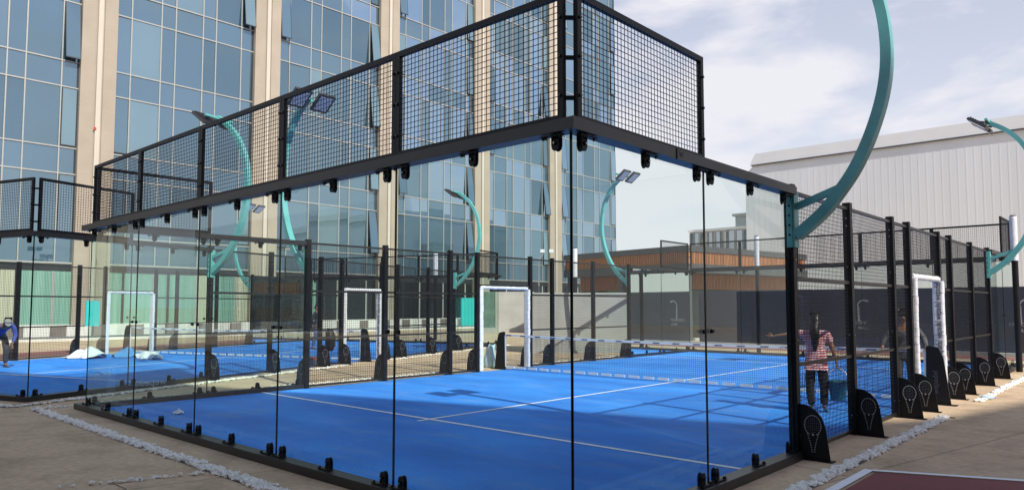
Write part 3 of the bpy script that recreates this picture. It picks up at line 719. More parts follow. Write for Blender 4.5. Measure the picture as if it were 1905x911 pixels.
# ------------------------------------------------------------------ cafe pavilion
def cafe():
    g = empty('pavilion', (-13.9, 27.2, 0), R(-10), 'dark single storey pavilion with an orange slatted fascia and big windows', 'pavilion')
    g.rotation_euler = (0, 0, R(-10))
    # local: front runs along -x at y=0, side runs along +y at x=0.  (rotated so that the front recedes)
    L, D = 9.0, 10.6
    b = MB(); b.box(-L, 0, 0, D, 4.32, 4.62); b.build('roof', SOFFIT, g)
    b = MB(); b.box(-L + .1, -.15, .15, D, 3.86, 4.32, 1)
    x = -L + .1
    while x < -.1: b.box(x, x + .07, .06, .149, 3.74, 4.319); x += .125
    y = .16
    while y < D - .1: b.box(-.149, -.06, y, y + .07, 3.74, 4.319); y += .125
    b.build('slat_fascia', [SLAT, mat('slat_backing', (.18, .07, .025), .8, var=.1)], g)
    b = MB(); b.box(-L, 0, 0, D, 3.32, 3.735); b.build('canopy_beam', SOFFIT, g)
    b = MB(); x = -L; yw = 1.4
    b.box(-L, -1.4, yw, yw + .12, 2.55, 3.32, 1)
    while x < -1.4: b.box(x, x + .07, yw - .07, yw - .001, 2.55, 3.315); x += .125
    y = yw
    while y < D: b.box(-1.399, -1.33, y, y + .07, 2.55, 3.315); y += .125
    b.box(-1.52, -1.4, yw + .12, D, 2.55, 3.32, 1)
    b.build('slat_band', [SLAT, bpy.data.materials['slat_backing']], g)
    b = MB(); b.box(-L, -3.2, yw + .05, D, 0, .14); b.build('plinth', DARKWALL, g)
    b = MB(); b.box(-3.2, -1.4, yw + .02, D, 0, 2.55); b.box(-L, -L + .3, yw + .1, D, .14, 2.55); b.box(-L + .3, -3.2, D - .2, D, .14, 2.55); b.build('wall', DARKWALL, g)
    for i in range(2):
        x0 = -3.2 - 2.5 * (i + 1); b = MB(); b.quad((x0 + .1, yw + .08, .14), (x0 + 2.4, yw + .08, .14), (x0 + 2.4, yw + .08, 2.55), (x0 + .1, yw + .08, 2.55)); w = b.build('window', CGLASS, g)
        b = MB(); b.box(x0 - .1, x0 + .1, yw - .02, yw + .14, .14, 2.55)
        if i % 2: b.box(x0 + 1.2, x0 + 1.26, yw + .03, yw + .10, .14, 2.55)
        b.box(x0 + .1, x0 + 2.4, yw + .03, yw + .10, 2.0, 2.06); b.build('window_frame', SASH, w)
    for i in range(3):
        y0 = 1.9 + 2.7 * i; b = MB(); b.quad((-1.36, y0, .1), (-1.36, y0 + 2.4, .1), (-1.36, y0 + 2.4, 2.5), (-1.36, y0, 2.5)); w = b.build('door', DGLASS, g)
        b = MB(); b.box(-1.42, -1.30, y0 - .1, y0, .1, 2.5); b.box(-1.42, -1.30, y0 + 1.17, y0 + 1.23, .1, 2.5); b.build('door_frame', SASH, w)
        b = MB(); b.bar((-1.28, y0 + 1.0, .9), (-1.28, y0 + 1.0, 1.5), .03); b.build('handle', STEEL, w)
    for x in (-.35, -4.6, -8.6): b = MB(); b.box(x - .18, x + .18, .12, .48, 0, 3.32); b.build('column', SOFFIT, g)
    b = MB(); b.box(-L, -.4, -.35, 1.3, .0, .12); b.build('step', CONCRETE, g)
    return g
cafe()
sgn = empty('directory_sign', (-12.5, 27.8, 0), R(20), 'small white information plate beside the dark pavilion door', 'sign')
b = MB(); b.box(-.03, .03, -.03, .03, 0, 1.9); b.build('post', BLACK, sgn)
b = MB(); b.box(-.16, .16, -.05, -.031, 1.3, 1.95, 0); b.build('plate', WHITE, sgn)

# white/blue display boards on the cafe deck
for i, (x, y, a) in enumerate(((-15.8, 26.4, 25), (-14.9, 26.0, -10))):
    g = empty('a_board', (x, y, .0), R(a), ('pale pink and blue leaning board in front of the pavilion window', 'narrow white leaning board in front of the pavilion, right of the pink one')[i], 'leaning board')
    b = MB(); b.add([(-.25, 0, .02), (.25, 0, .02), (.2, .28, .8), (-.15, .28, .9), (-.25, .03, .02), (.25, .03, .02), (.2, .31, .8), (-.15, .31, .9)], [(0, 1, 2, 3), (7, 6, 5, 4), (0, 4, 5, 1), (3, 2, 6, 7), (1, 5, 6, 2), (0, 3, 7, 4)], 0)
    b.build('panel', CLOTHW if i else mat('pink_blue_print', (.62, .45, .48), .6, c2=(.25, .45, .75), vscale=2.5), g)
    b = MB(); b.bar((0, .3, .7), (0, .6, .02), .03); b.build('leg', MULL, g)

# ------------------------------------------------------------------ concrete block wall, panels
g = empty('concrete_wall', (0, 0, 0), label='free standing pale concrete wall block with lamp post shadows, behind the foreground court', cat='wall')
P0 = Vector((-13.95, 15.5)); P1 = Vector((-10.75, 18.55)); d = (P1 - P0).normalized(); n = Vector((-d.y, d.x))
b = MB(); quadp = [P0, P1, P1 + n * 1.9, P0 + n * 2.6]; b.prism([tuple(p) for p in quadp], .02, 2.1, 'z'); b.build('block', CONCRETE, g)
b = MB(); cop = [P0 - n * .04 - d * .04, P1 - n * .04 + d * .04, P1 + n * 1.94 + d * .04, P0 + n * 2.64 - d * .04]; b.prism([tuple(p) for p in cop], 2.1, 2.16, 'z'); b.build('coping', GREYST, g)
b = MB(); cop = [P0 - n * .10 - d * .10, P1 - n * .10 + d * .10, P1 + n * 2.0 + d * .10, P0 + n * 2.7 - d * .10]; b.prism([tuple(p) for p in cop], 0, .10, 'z'); b.build('footing', CONCRETE, g)
g = empty('boundary_wall', (-29.6, 28.6, 0), R(42.4), 'low beige wall with a green glass panel far behind the gateway', 'wall')
b = MB(); b.box(1.1, 3.6, 0, .25, 0, 2.6); b.build('wall_block', CONCRETE, g)
b = MB(); b.box(-.2, 1.098, .05, .12, .3, 2.6); b.build('glass_panel', mat('green_tint_glass', (.16, .23, .20), .1, var=.2, vscale=2), g)
b = MB(); b.box(-.2, 3.7, -.1, .3, 0, .3); b.build('base', CONCRETE, g)

# navy hoarding with lettering
g = empty('hoarding', (-12.6, 25.75, 0), R(4.6), 'long navy blue hoarding with pale mall lettering behind the courts', 'hoarding')
for i in range(10):
    b = MB(); b.box(i * 2.44, i * 2.44 + 2.432, 0, .05, .02, 2.36 + .01 * (i % 3 == 1)); b.build('board_panel', NAVY, g)
LETW = mat('pale_vinyl_letters', (.26, .27, .30), .6, var=.05)
def hl(s, size, x, z): put_text(text_mesh(s, size, LETW), g, (x, -.004, z), (1, 0, 0), (0, 0, 1))
X0 = 6.72
hl('CRESCENT', .155, X0 - .10, 1.03); hl('MALL', .155, X0 + .10, .82)
def arc(x, z, r):
    b = MB(); n = 20; vs = []
    for k in range(n + 1):
        a = R(200 - 150 * k / n); w = .03 + .05 * k / n
        vs += [(x + r * math.cos(a), -.004, z + r * math.sin(a)), (x + (r - w) * math.cos(a), -.004, z + (r - w) * math.sin(a))]
    b.add(vs, [(2 * k, 2 * k + 1, 2 * k + 3, 2 * k + 2) for k in range(n)])
    b.quad((x - r, -.0045, z - .65), (x - r + .075, -.0045, z - .65), (x - r + .06, -.0045, z), (x - r, -.0045, z))
    b.build('emblem', LETW, g)
arc(X0 + .15, 1.70, .25)
hl('CRESCENT', .155, X0 + 5.2, 1.03); hl('MALL', .155, X0 + 5.3, .82); arc(X0 + 5.4, 1.70, .25)

# white topped poles
def bollard_pole(x, y, h, label, wh=1.15, r=.085):
    g = empty('padded_pole', (x, y, 0), 0, label, 'pole', 'dark poles with white tops')
    b = MB(); b.tube([(0, 0, 0), (0, 0, h - .02)], r * .85, 14); b.build('shaft', BLACK, g)
    b = MB(); b.tube([(0, 0, h - wh), (0, 0, h)], r, 16); b.build('white_sleeve', WHITE_PAD, g)
    b = MB(); b.tube([(0, 0, h), (0, 0, h + .03)], r * .8, 12); b.build('cap', BLACK, g)
bollard_pole(.24, 18.4, 4.0, 'dark pole with white sleeve on top at the far right, right of the teal floodlight')
bollard_pole(-7.6, 20.6, 4.15, 'dark pole with white sleeve on top just behind the glass end, before the grey hall')
bollard_pole(-14.55, 19.1, 4.0, 'dark pole with white sleeve rising behind the concrete wall at the tower corner', r=.1)
bollard_pole(-23.9, 19.9, 4.35, 'dark pole with white sleeve on top, behind the angled court left of the turquoise board', r=.11)
# small twin lamp on a thin pole
g = empty('security_camera', (-14.6, 16.9, 0), R(40), 'small white twin security camera on a thin pole behind the concrete wall', 'camera')
b = MB(); b.tube([(0, 0, 0), (0, 0, 3.5), (.25, 0, 3.75)], .025, 8); b.build('pole', MULL, g)
for s in (-.14, .2): b = MB(); b.box(.2 + s, .36 + s, -.08, .08, 3.72, 3.84); b.build('housing', WHITE, g)

# turquoise boards hung on fences of the angled court
def board(x, y, z0, z1, w, label, turn=0):
    g = empty('notice_board', label=label, cat='notice board', group='turquoise boards on the fence')
    g.matrix_world = M2 @ Matrix.Translation((x, y, 0)) @ Matrix.Rotation(turn, 4, 'Z')
    b = MB(); b.box(-.012, .012, -w / 2, w / 2, z0, z1); b.build('panel', TEALB, g)
    b = MB()
    for yy in (-w / 2 + .05, w / 2 - .05):
        for zz in (z0 + .05, z1 - .05): b.tube([(.012, yy, zz), (.02, yy, zz)], .012, 6)
    b.build('screw', STEEL, g)
board(-9.93, 8.52, 1.0, 1.86, .50, 'smaller turquoise board on the fence left of the leftmost white gateway')
board(.22, 16.75, .92, 2.0, .56, 'larger turquoise board left of the white gateway by the concrete wall', R(-62))

# ------------------------------------------------------------------ loose things
def heap(name, loc, rx, ry, h, m, label, cat, seed, peak=(0, 0), flat=.0):
    rnd = random.Random(seed); n = 22; b = MB(); vs = []; ph = [rnd.uniform(0, 6) for _ in range(6)]
    for j in range(n + 1):
        for i in range(n + 1):
            u = 2 * i / n - 1; v = 2 * j / n - 1; r = math.sqrt((u - peak[0]) ** 2 + (v - peak[1]) ** 2)
            edge = 1 + .18 * math.sin(3 * math.atan2(v, u) + ph[0]) + .1 * math.sin(7 * math.atan2(v, u) + ph[1])
            k = max(0, 1 - r / edge); z = h * (k ** (.9 + flat)) * (1 + .25 * math.sin(7 * u + ph[2]) * math.sin(6 * v + ph[3])) + .012 + .02 * k * rnd.random()
            rr = max(1, math.sqrt(u * u + v * v) / edge / 1.0)
            vs.append((u * rx / rr, v * ry / rr, z + .003))
    b.add(vs, [(j * (n + 1) + i, j * (n + 1) + i + 1, (j + 1) * (n + 1) + i + 1, (j + 1) * (n + 1) + i) for j in range(n) for i in range(n)], 0, True)
    o = b.build(name, m); o.location = loc; tag(o, label, cat); return o
heap('cloth_sheet', (-23.0, 4.0, .012), .8, .6, .36, CLOTHW, 'white crumpled sheet heaped in a peak on the angled court near its gateway', 'sheet', 1, (.15, .1))
heap('plastic_sheet', (-22.3, 5.0, .012), .55, .45, .30, CLOTHB, 'blue crumpled plastic sheet between the white heaps on the angled court', 'sheet', 2)
heap('white_sack', (-21.0, 5.2, .012), .6, .35, .20, CLOTHW, 'low flat white sack right of the blue plastic sheet', 'sack', 3, flat=-.5)
heap('tissue', (-8.3, .78, .012), .07, .09, .05, CLOTHW, 'tiny white crumpled tissue on the blue turf near the low glass', 'tissue', 4)
# pale blue bag leaning by the net post
b = MB(); vs = []; n = 14; m_ = 12
for j in range(m_ + 1):
    t = j / m_
    for i in range(n):
        a = 2 * math.pi * i / n; r = (.19 * (1 - .55 * t ** 2) + .02 * math.sin(3 * a + 5 * t)) * (1 if j else .85)
        vs.append((r * math.cos(a) + .08 * t * t, r * .7 * math.sin(a) + .02 * math.sin(4 * a + 3 * t), .62 * t + (.03 * math.sin(2 * a) if j == m_ else 0)))
fs = [(j * n + i, j * n + (i + 1) % n, (j + 1) * n + (i + 1) % n, (j + 1) * n + i) for j in range(m_) for i in range(n)] + [tuple(range(n - 1, -1, -1)), tuple(m_ * n + i for i in range(n))]
b.add(vs, fs, 0, True); o = b.build('plastic_bag', BAGM); o.location = (-10.72, 10.22, .0); tag(o, 'pale blue plastic bag slumped beside the net post at the white gateway', 'bag')
# plastic bottle by the pebbles
g = empty('plastic_bottle', (.66, 11.35, .04), R(35), 'small clear blue plastic bottle lying beside the pebbles on the right', 'bottle')
b = MB(); b.tube([(-.11, 0, 0), (-.10, 0, 0), (.05, 0, 0), (.09, 0, 0), (.11, 0, 0)], [.02, .034, .034, .015, .013], 12); b.build('body', mat('blue_pet', (.45, .60, .78), .15, var=.1), g)
b = MB(); b.tube([(.108, 0, 0), (.13, 0, 0)], .015, 10); b.build('cap', CLOTHB, g)
# black sports bag hung on the fence between the courts
g = empty('backpack', label='black bag hanging on the fence of the angled court next to the man in jeans', cat='bag')
g.matrix_world = M2 @ Matrix.Translation((.05, 8.32, 0))
b = MB(); b.tube([(.09, 0, .42), (.10, 0, .55), (.10, 0, .8), (.08, 0, .98), (.07, 0, 1.03)], [.08, .14, .15, .11, .04], 10); b.build('bag_body', BLACK, g)
b = MB(); b.tube([(.05, -.06, .95), (.02, -.04, 1.05), (.02, .04, 1.05), (.05, .06, .95)], .012, 6); b.build('strap', WIRE, g)
g = empty('toolbox', label='small orange and grey toolbox on the turf by the hanging black bag', cat='toolbox')
g.matrix_world = M2 @ Matrix.Translation((-.6, 8.55, .012))
b = MB(); b.box(-.2, .2, -.11, .11, 0, .13); b.build('box', mat('grey_plastic', (.2, .2, .22), .5, var=.1), g)
b = MB(); b.prism([(-.2, .131), (.2, .131), (.17, .20), (-.17, .20)], -.11, .11, 'y'); b.build('lid', mat('orange_plastic', (.6, .16, .06), .5, var=.1), g)

# ------------------------------------------------------------------ PEOPLE
def skin_mesh(name, verts, edges, m, root=0, sub=2):
    """verts: list of (x,y,z,rx[,ry])"""
    me = bpy.data.meshes.new(name); bm = bmesh.new(); ly = bm.verts.layers.skin.verify()
    bv = []
    for i, v in enumerate(verts):
        q = bm.verts.new(v[:3]); q[ly].radius = (v[3], v[4] if len(v) > 4 else v[3]); q[ly].use_root = (i == root); bv.append(q)
    for a, b_ in edges: bm.edges.new((bv[a], bv[b_]))
    bm.to_mesh(me); bm.free()
    o = bpy.data.objects.new('skin_tmp', me); col.objects.link(o)
    s = o.modifiers.new('skin', 'SKIN'); s.branch_smoothing = .6; s.use_smooth_shade = True
    ss = o.modifiers.new('sub', 'SUBSURF'); ss.levels = sub; ss.render_levels = sub
    dg = bpy.context.evaluated_depsgraph_get(); out = bpy.data.meshes.new_from_object(o.evaluated_get(dg)); bpy.data.objects.remove(o)
    out.name = name; out.materials.clear(); out.materials.append(m)
    out.polygons.foreach_set('use_smooth', [True] * len(out.polygons)); return out
class Rig:
    def __init__(s): s.v = []; s.e = []
    def add(s, p, r, par=None, ry=None):
        s.v.append((*p, r, ry if ry else r)); i = len(s.v) - 1
        if par is not None: s.e.append((par, i))
        return i
def V(*a): return Vector(a)
def lerp(a, b_, t): return Vector(a) * (1 - t) + Vector(b_) * t

def person(loc, rz, J, label, skin, hair, shirt, trousers, shoes, scale=1.0, long_sleeve=True, cap=None, ponytail=False, barefoot=False, tunic=0.0, girth=1.0):
    g = empty('person', loc, rz, label, 'person'); g.scale = (scale,) * 3
    J = {k: Vector(v) for k, v in J.items()}
    G = girth
    B = Rig()
    pel = B.add(J['pelvis'], .12 * G, None, .10 * G); wai = B.add(J['waist'], .105 * G, pel, .09 * G); che = B.add(J['chest'], .125 * G, wai, .10 * G)
    nb = B.add(J['neckb'], .07, che); nk = B.add(lerp(J['neckb'], J['head'], .42), .05, nb)
    up = (J['head'] - J['neckb']).normalized(); fw = J['face'].normalized()
    chin = B.add(J['head'] - up * .065 + fw * .02, .062, nk); mid = B.add(J['head'], .078, chin, .088); top = B.add(J['head'] + up * .075, .066, mid, .075)
    B.add(J['head'] - up * .02 + fw * .105, .012, mid)                      # nose
    rt = fw.cross(up).normalized()
    for s in (-1, 1): B.add(J['head'] - up * .012 + rt * s * .092 - fw * .01, .016, mid)   # ears
    arms = {}
    for s, k in ((-1, 'l'), (1, 'r')):
        sh = B.add(J['sh_' + k], .058 * G, che); el = B.add(J['el_' + k], .042, sh); wr = B.add(J['wr_' + k], .028, el)
        hd = J['hd_' + k].normalized(); side = J.get('th_' + k, V(0, 1, 0)); side = (side - hd * side.dot(hd)).normalized(); nrm = hd.cross(side)
        pm = B.add(J['wr_' + k] + hd * .055, .030, wr, .017)
        curl = J.get('curl', V(0, 0, 0)).x if 'curl' in J else .35
        for i, (o, ln) in enumerate(((.027, .072), (.009, .082), (-.009, .076), (-.027, .060))):
            if J.get('point_' + k) is not None: c = .05 if i == 0 else 1.25
            else: c = curl
            p0 = J['wr_' + k] + hd * .085 + side * o
            p1 = p0 + (hd * math.cos(c * .6) + nrm * math.sin(c * .6)) * ln * .5; p2 = p1 + (hd * math.cos(c * 1.5) + nrm * math.sin(c * 1.5)) * ln * .5
            a = B.add(p0, .0095, pm); q = B.add(p1, .0088, a); B.add(p2, .0072, q)
        t0 = J['wr_' + k] + hd * .035 + side * .035; t1 = t0 + (hd * .7 + side * .6).normalized() * .04; t2 = t1 + hd * .03
        a = B.add(t0, .012, pm); q = B.add(t1, .0105, a); B.add(t2, .0085, q)
    for k in 'lr':
        hp = B.add(J['hip_' + k], .085 * G, pel); kn = B.add(J['kn_' + k], .058, hp); cf = B.add(lerp(J['kn_' + k], J['an_' + k], .35), .055, kn); an = B.add(J['an_' + k], .036, cf)
        he = J['an_' + k]; td = J['toe_' + k] - he
        ml = B.add(he + td * .6 + V(0, 0, -.035), .036, an, .024); B.add(J['toe_' + k] + V(0, 0, -.03), .026, ml, .018)
    body = link('body', skin_mesh('body', B.v, B.e, skin, 0), g)
    # shirt
    S = Rig(); drop = J['pelvis'] + (J['pelvis'] - J['waist']) * (.25 + tunic)
    a0 = S.add(drop, (.152 + tunic * .07) * G, None, (.118 + tunic * .04) * G); a = S.add(J['pelvis'], .145 * G, a0, .118 * G); a = S.add(J['waist'], .13 * G, a, .11 * G); c = S.add(J['chest'], .145 * G, a, .118 * G)
    S.add(lerp(J['neckb'], J['chest'], .18), .075, c)
    for k in 'lr':
        sh = S.add(J['sh_' + k], .072 * G, c)
        if long_sleeve:
            el = S.add(J['el_' + k], .057, sh); S.add(lerp(J['el_' + k], J['wr_' + k], .9), .042, el)
        else:
            S.add(lerp(J['sh_' + k], J['el_' + k], .72), .060, sh)
    link('shirt', skin_mesh('shirt', S.v, S.e, shirt, 1), g)
    T = Rig(); p = T.add(J['pelvis'], .135 * G, None, .112 * G); T.add(lerp(J['pelvis'], J['waist'], .5), .125 * G, p, .105 * G)
    for k in 'lr':
        hp = T.add(J['hip_' + k], .102 * G, p); kn = T.add(J['kn_' + k], .080, hp); sh_ = T.add(lerp(J['kn_' + k], J['an_' + k], .5), .074, kn); T.add(lerp(J['kn_' + k], J['an_' + k], .9), .066, sh_)
    link('trousers', skin_mesh('trousers', T.v, T.e, trousers, 0), g)
    if not barefoot:
        for k in 'lr':
            F = Rig(); he = J['an_' + k]; td = J['toe_' + k] - he
            a = F.add(he - td * .28 + V(0, 0, -.045), .042, None, .034); q = F.add(he + td * .35 + V(0, 0, -.042), .046, a, .036); F.add(he + td * 1.1 + V(0, 0, -.052), .040, q, .026)
            link('shoe', skin_mesh('shoe', F.v, F.e, shoes, 0), g)
    # hair
    Hh = Rig(); a = Hh.add(J['head'] + up * .045 - fw * .035, .088, None, .085); q = Hh.add(J['head'] + up * .085 - fw * .008, .076, a)
    lowb = Hh.add(J['head'] - up * .05 - fw * .055, .062, a)
    if ponytail:
        base = J['head'] - fw * .10 + up * .01; bun = Hh.add(base, .085, lowb); prev = bun
        for t, r in ((.10, .085), (.22, .088), (.34, .075), (.46, .05), (.54, .025)): prev = Hh.add(base - V(0, 0, t) - fw * (.02 + .04 * math.sin(t * 5)) - rt * .01, r, prev)
    link('hair', skin_mesh('hair', Hh.v, Hh.e, hair, 0), g)
    if cap:
        b = MB(); rings = []; N = 16
        M = Matrix((rt, fw, up)).transposed()
        for j in range(7):
            ph = R(8 + 82 * j / 6); rings.append([J['head'] + up * .035 + M @ V(.102 * math.cos(ph) * math.cos(2 * math.pi * i / N), .112 * math.cos(ph) * math.sin(2 * math.pi * i / N) - .005, .095 * math.sin(ph)) for i in range(N)])
        b.add([p for r in rings for p in r], [(j * N + i, j * N + (i + 1) % N, (j + 1) * N + (i + 1) % N, (j + 1) * N + i) for j in range(6) for i in range(N)] + [tuple(6 * N + i for i in range(N))], 0, True)
        br = []
        for i in range(9):
            a = R(20 + 140 * i / 8); br.append(J['head'] + up * .045 + M @ V(.098 * math.cos(a), .10 * math.sin(a), 0)); br.append(J['head'] + up * .025 + M @ V(.09 * math.cos(a), .185 * math.sin(a) - .005, 0))
        b.add(br + [p - up * .008 for p in br], [(2 * i, 2 * i + 1, 2 * i + 3, 2 * i + 2) for i in range(8)] + [(18 + 2 * i + 2, 18 + 2 * i + 3, 18 + 2 * i + 1, 18 + 2 * i) for i in range(8)] + [(2 * i + 1, 18 + 2 * i + 1, 18 + 2 * i + 3, 2 * i + 3) for i in range(8)], 0)
        b.build('cap', cap, g)
    # eyes and mouth
    for s in (-1, 1):
        c = J['head'] + up * .012 + fw * .079 + rt * s * .032; b = MB()
        b.tube([c - fw * .006, c, c + fw * .006], [.008, .011, .004], 8); b.build('eye', EYE, g)
    c = J['head'] - up * .062 + fw * .083; b = MB(); b.bar(c - rt * .02, c + rt * .02, .010, .010); b.build('mouth', LIP, g)
    return g
EYE = mat('eye_dark', (.03, .02, .02), .3, var=.1); LIP = mat('lip', (.25, .09, .07), .5, var=.1)
SKIN1 = mat('brown_skin', (.30, .155, .09), .55, var=.10, vscale=6); SKIN2 = mat('dark_brown_skin', (.20, .10, .06), .55, var=.10, vscale=6)
HAIRM = mat('black_hair', (.010, .008, .008), .45, var=.3, vscale=30, stretch=(1, 1, .2))
STRIPED = stripe_mat('red_white_stripes', (.46, .035, .07), (.72, .60, .60), 7.5)
BLACKCL = mat('black_cotton', (.014, .013, .014), .9, var=.3, vscale=6)
DENIM = mat('blue_denim', (.06, .11, .22), .9, var=.2, vscale=12)
BLUESH = mat('royal_blue_cotton', (.055, .085, .30), .9, var=.25, vscale=7)
GREYCL = mat('dark_grey_cotton', (.05, .05, .052), .9, var=.2, vscale=6)
JACKET = mat('dark_jacket', (.028, .028, .03), .7, var=.35, vscale=8)
GREYCAP = mat('grey_cap', (.25, .25, .25), .9, var=.1); BROWNCAP = mat('brown_cap', (.10, .055, .045), .9, var=.1)
PATT = mat('black_white_print', (.012, .012, .014), .9, c2=(.13, .13, .13), vscale=22, detail=2)
SHOE = mat('dark_shoe', (.03, .03, .03), .6, var=.1); SANDAL = mat('brown_shoe', (.12, .07, .04), .7, var=.1)

base = dict(pelvis=(0, 0, .93), waist=(0, .01, 1.08), chest=(0, 0, 1.28), neckb=(0, -.01, 1.46), head=(0, .02, 1.61), face=(0, 1, 0),
            sh_l=(-.19, 0, 1.41), el_l=(-.25, -.02, 1.12), wr_l=(-.26, .08, .87), hd_l=(0, .15, -1), th_l=(1, 0, 0),
            sh_r=(.19, 0, 1.41), el_r=(.25, -.02, 1.12), wr_r=(.26, .08, .87), hd_r=(0, .15, -1), th_r=(-1, 0, 0),
            hip_l=(-.095, 0, .88), kn_l=(-.11, .02, .49), an_l=(-.115, -.01, .085), toe_l=(-.14, .17, .05),
            hip_r=(.095, 0, .88), kn_r=(.11, .02, .49), an_r=(.115, -.01, .085), toe_r=(.14, .17, .05))
def face_rz(d): return math.atan2(-d[0], d[1])
# woman with the bucket, back to us, left arm stretched out
W = dict(base); W.update(el_l=(-.46, .04, 1.37), wr_l=(-.70, .10, 1.33), hd_l=(-1, .12, -.08), th_l=(0, 0, 1), point_l=(1, 0, 0),
                         el_r=(.27, -.03, 1.14), wr_r=(.335, .05, .89), hd_r=(.05, .12, -1), th_r=(0, 1, 0), curl=(1.25, 0, 0),
                         an_l=(-.09, -.05, .085), toe_l=(-.12, .12, .05), an_r=(.12, .06, .085), toe_r=(.15, .23, .05), kn_r=(.12, .06, .49))
WL = (-1.02, 7.62, .012)
person(WL, face_rz((-4.15, 11.65)), W, 'woman in a red striped shirt and black trousers pointing left while holding a bucket', SKIN1, HAIRM, STRIPED, BLACKCL, SANDAL, .885, False, ponytail=True, barefoot=True, girth=1.38)
# bucket in her right hand
MW = Matrix.Translation(WL) @ Matrix.Rotation(face_rz((-4.15, 11.65)), 4, 'Z')
hand = MW @ (Vector((.345, .065, .80)) * .885)
g = empty('bucket', (hand.x, hand.y, .215), R(20), 'dark teal plastic bucket hanging from the woman\'s right hand', 'bucket')
b = MB(); N = 24
def ringp(r, z): return [(r * math.cos(2 * math.pi * i / N), r * math.sin(2 * math.pi * i / N), z) for i in range(N)]
prof_ = [(.0, .0), (.105, 0), (.11, .01), (.142, .28), (.155, .282), (.155, .30), (.138, .30), (.104, .02), (.0, .02)]
vs = [p for r, z in prof_ for p in ringp(max(r, .001), z)]
b.add(vs, [(j * N + i, j * N + (i + 1) % N, (j + 1) * N + (i + 1) % N, (j + 1) * N + i) for j in range(len(prof_) - 1) for i in range(N)], 0, True)
b.build('pail', BUCKET, g)
top_z = hand.z - .215 - .02
b = MB(); b.tube([(.15 * math.cos(R(a)), 0, .275 + (top_z - .275) * math.sin(R(a)) ** .8) for a in range(0, 181, 12)], .008, 8); b.build('handle', WHITE, g)
# person leaning on the net tape, facing us
Q = dict(base); Q.update(el_l=(-.34, .03, 1.17), wr_l=(-.37, .17, 1.0), hd_l=(-.1, .6, -.5), th_l=(1, 0, 0), el_r=(.34, .03, 1.17), wr_r=(.37, .17, 1.0), hd_r=(.1, .6, -.5), th_r=(-1, 0, 0), chest=(0, .04, 1.27), neckb=(0, .05, 1.44), head=(0, .10, 1.585), curl=(.8, 0, 0))
person((-.42, 10.32, .012), face_rz((3.56, -14.4)), Q, 'person in dark patterned clothes behind the net with both hands resting on it', SKIN1, HAIRM, PATT, PATT, SANDAL, .93, True, tunic=.8)
# bending man
r_ = Vector((.739, .674, 0)); f_ = Vector((-.674, .739, 0)); fd = r_ * .75 - f_ * .65
B1 = dict(base); B1.update(pelvis=(0, -.12, .90), waist=(0, .02, 1.0), chest=(0, .24, 1.09), neckb=(0, .40, 1.16), head=(0, .53, 1.22), face=(0, .75, -.66),
                           sh_l=(-.19, .33, 1.12), el_l=(-.26, .30, .86), wr_l=(-.18, .36, .64), hd_l=(.1, .3, -1), th_l=(1, 0, 0),
                           sh_r=(.19, .33, 1.12), el_r=(.30, .45, .90), wr_r=(.24, .62, .78), hd_r=(0, .8, -.5), th_r=(-1, 0, 0),
                           hip_l=(-.10, -.10, .86), kn_l=(-.13, .04, .48), an_l=(-.15, -.10, .085), toe_l=(-.19, .08, .05), hip_r=(.10, -.10, .86), kn_r=(.14, .10, .49), an_r=(.16, .02, .085), toe_r=(.21, .20, .05))
person((-20.50, 1.10, .012), face_rz(fd), B1, 'man in blue shirt and grey cap bending forward on the angled court', SKIN2, HAIRM, BLUESH, GREYCL, SHOE, 1.02, True, cap=GREYCAP)
# standing man in jeans
S2 = dict(base); S2.update(el_l=(-.24, -.10, 1.14), wr_l=(-.16, -.06, .92), hd_l=(.3, .3, -1), el_r=(.24, -.10, 1.14), wr_r=(.16, -.06, .92), hd_r=(-.3, .3, -1), an_l=(-.11, .10, .085), toe_l=(-.13, .28, .05), kn_l=(-.11, .08, .49), an_r=(.11, -.12, .085), toe_r=(.13, .06, .05))
person((-21.5, 11.6, .012), face_rz(r_), S2, 'man in dark jacket, blue jeans and brown cap standing sideways on the angled court', SKIN2, HAIRM, JACKET, DENIM, SHOE, 1.0, True, cap=BROWNCAP, tunic=.15)

# ------------------------------------------------------------------ buildings behind the photographer (they shade the foreground and show in the glass)
OFFM = mat('dark_grey_render', (.16, .155, .145), .85, var=.1)
g = empty('office_block', label='tall grey office block behind the photographer, shading the foreground', cat='building')
foot = [(29.2, -.2), (30.57, 2.2), (31.2, 5.3), (33, 14), (52, 14), (52, -45), (2, -45), (2, -8.0)]
b = MB(); b.prism(foot, 0, 25, 'z'); b.build('wall', OFFM, g)
for z in (1.5, 5, 8.5, 12, 15.5, 19, 22):
    b = MB(); a = Vector((29.2, -.2)); c = Vector((2, -8.0)); d = (c - a).normalized(); n = Vector((d.y, -d.x)); n = n if n.y > 0 else -n
    p = a + d * .8 + n * .03; q = c - d * .8 + n * .03; b.quad((*p, z), (*q, z), (*q, z + 1.7), (*p, z + 1.7)); b.build('window', SPAN, g)
g = empty('low_hall', label='long low hall with a pale roof band behind the photographer on the left', cat='building')
b = MB(); b.box(-62, -2, -34, -25, 0, 6.2); b.build('wall', GREYST, g)
b = MB(); b.box(-62.2, -1.8, -34.2, -24.7, 6.2, 8.6); b.build('roof_band', PARAP, g)
b = MB(); b.box(-60, -4, -24.99, -24.9, .2, 5.2); b.build('window', DGLASS, g)

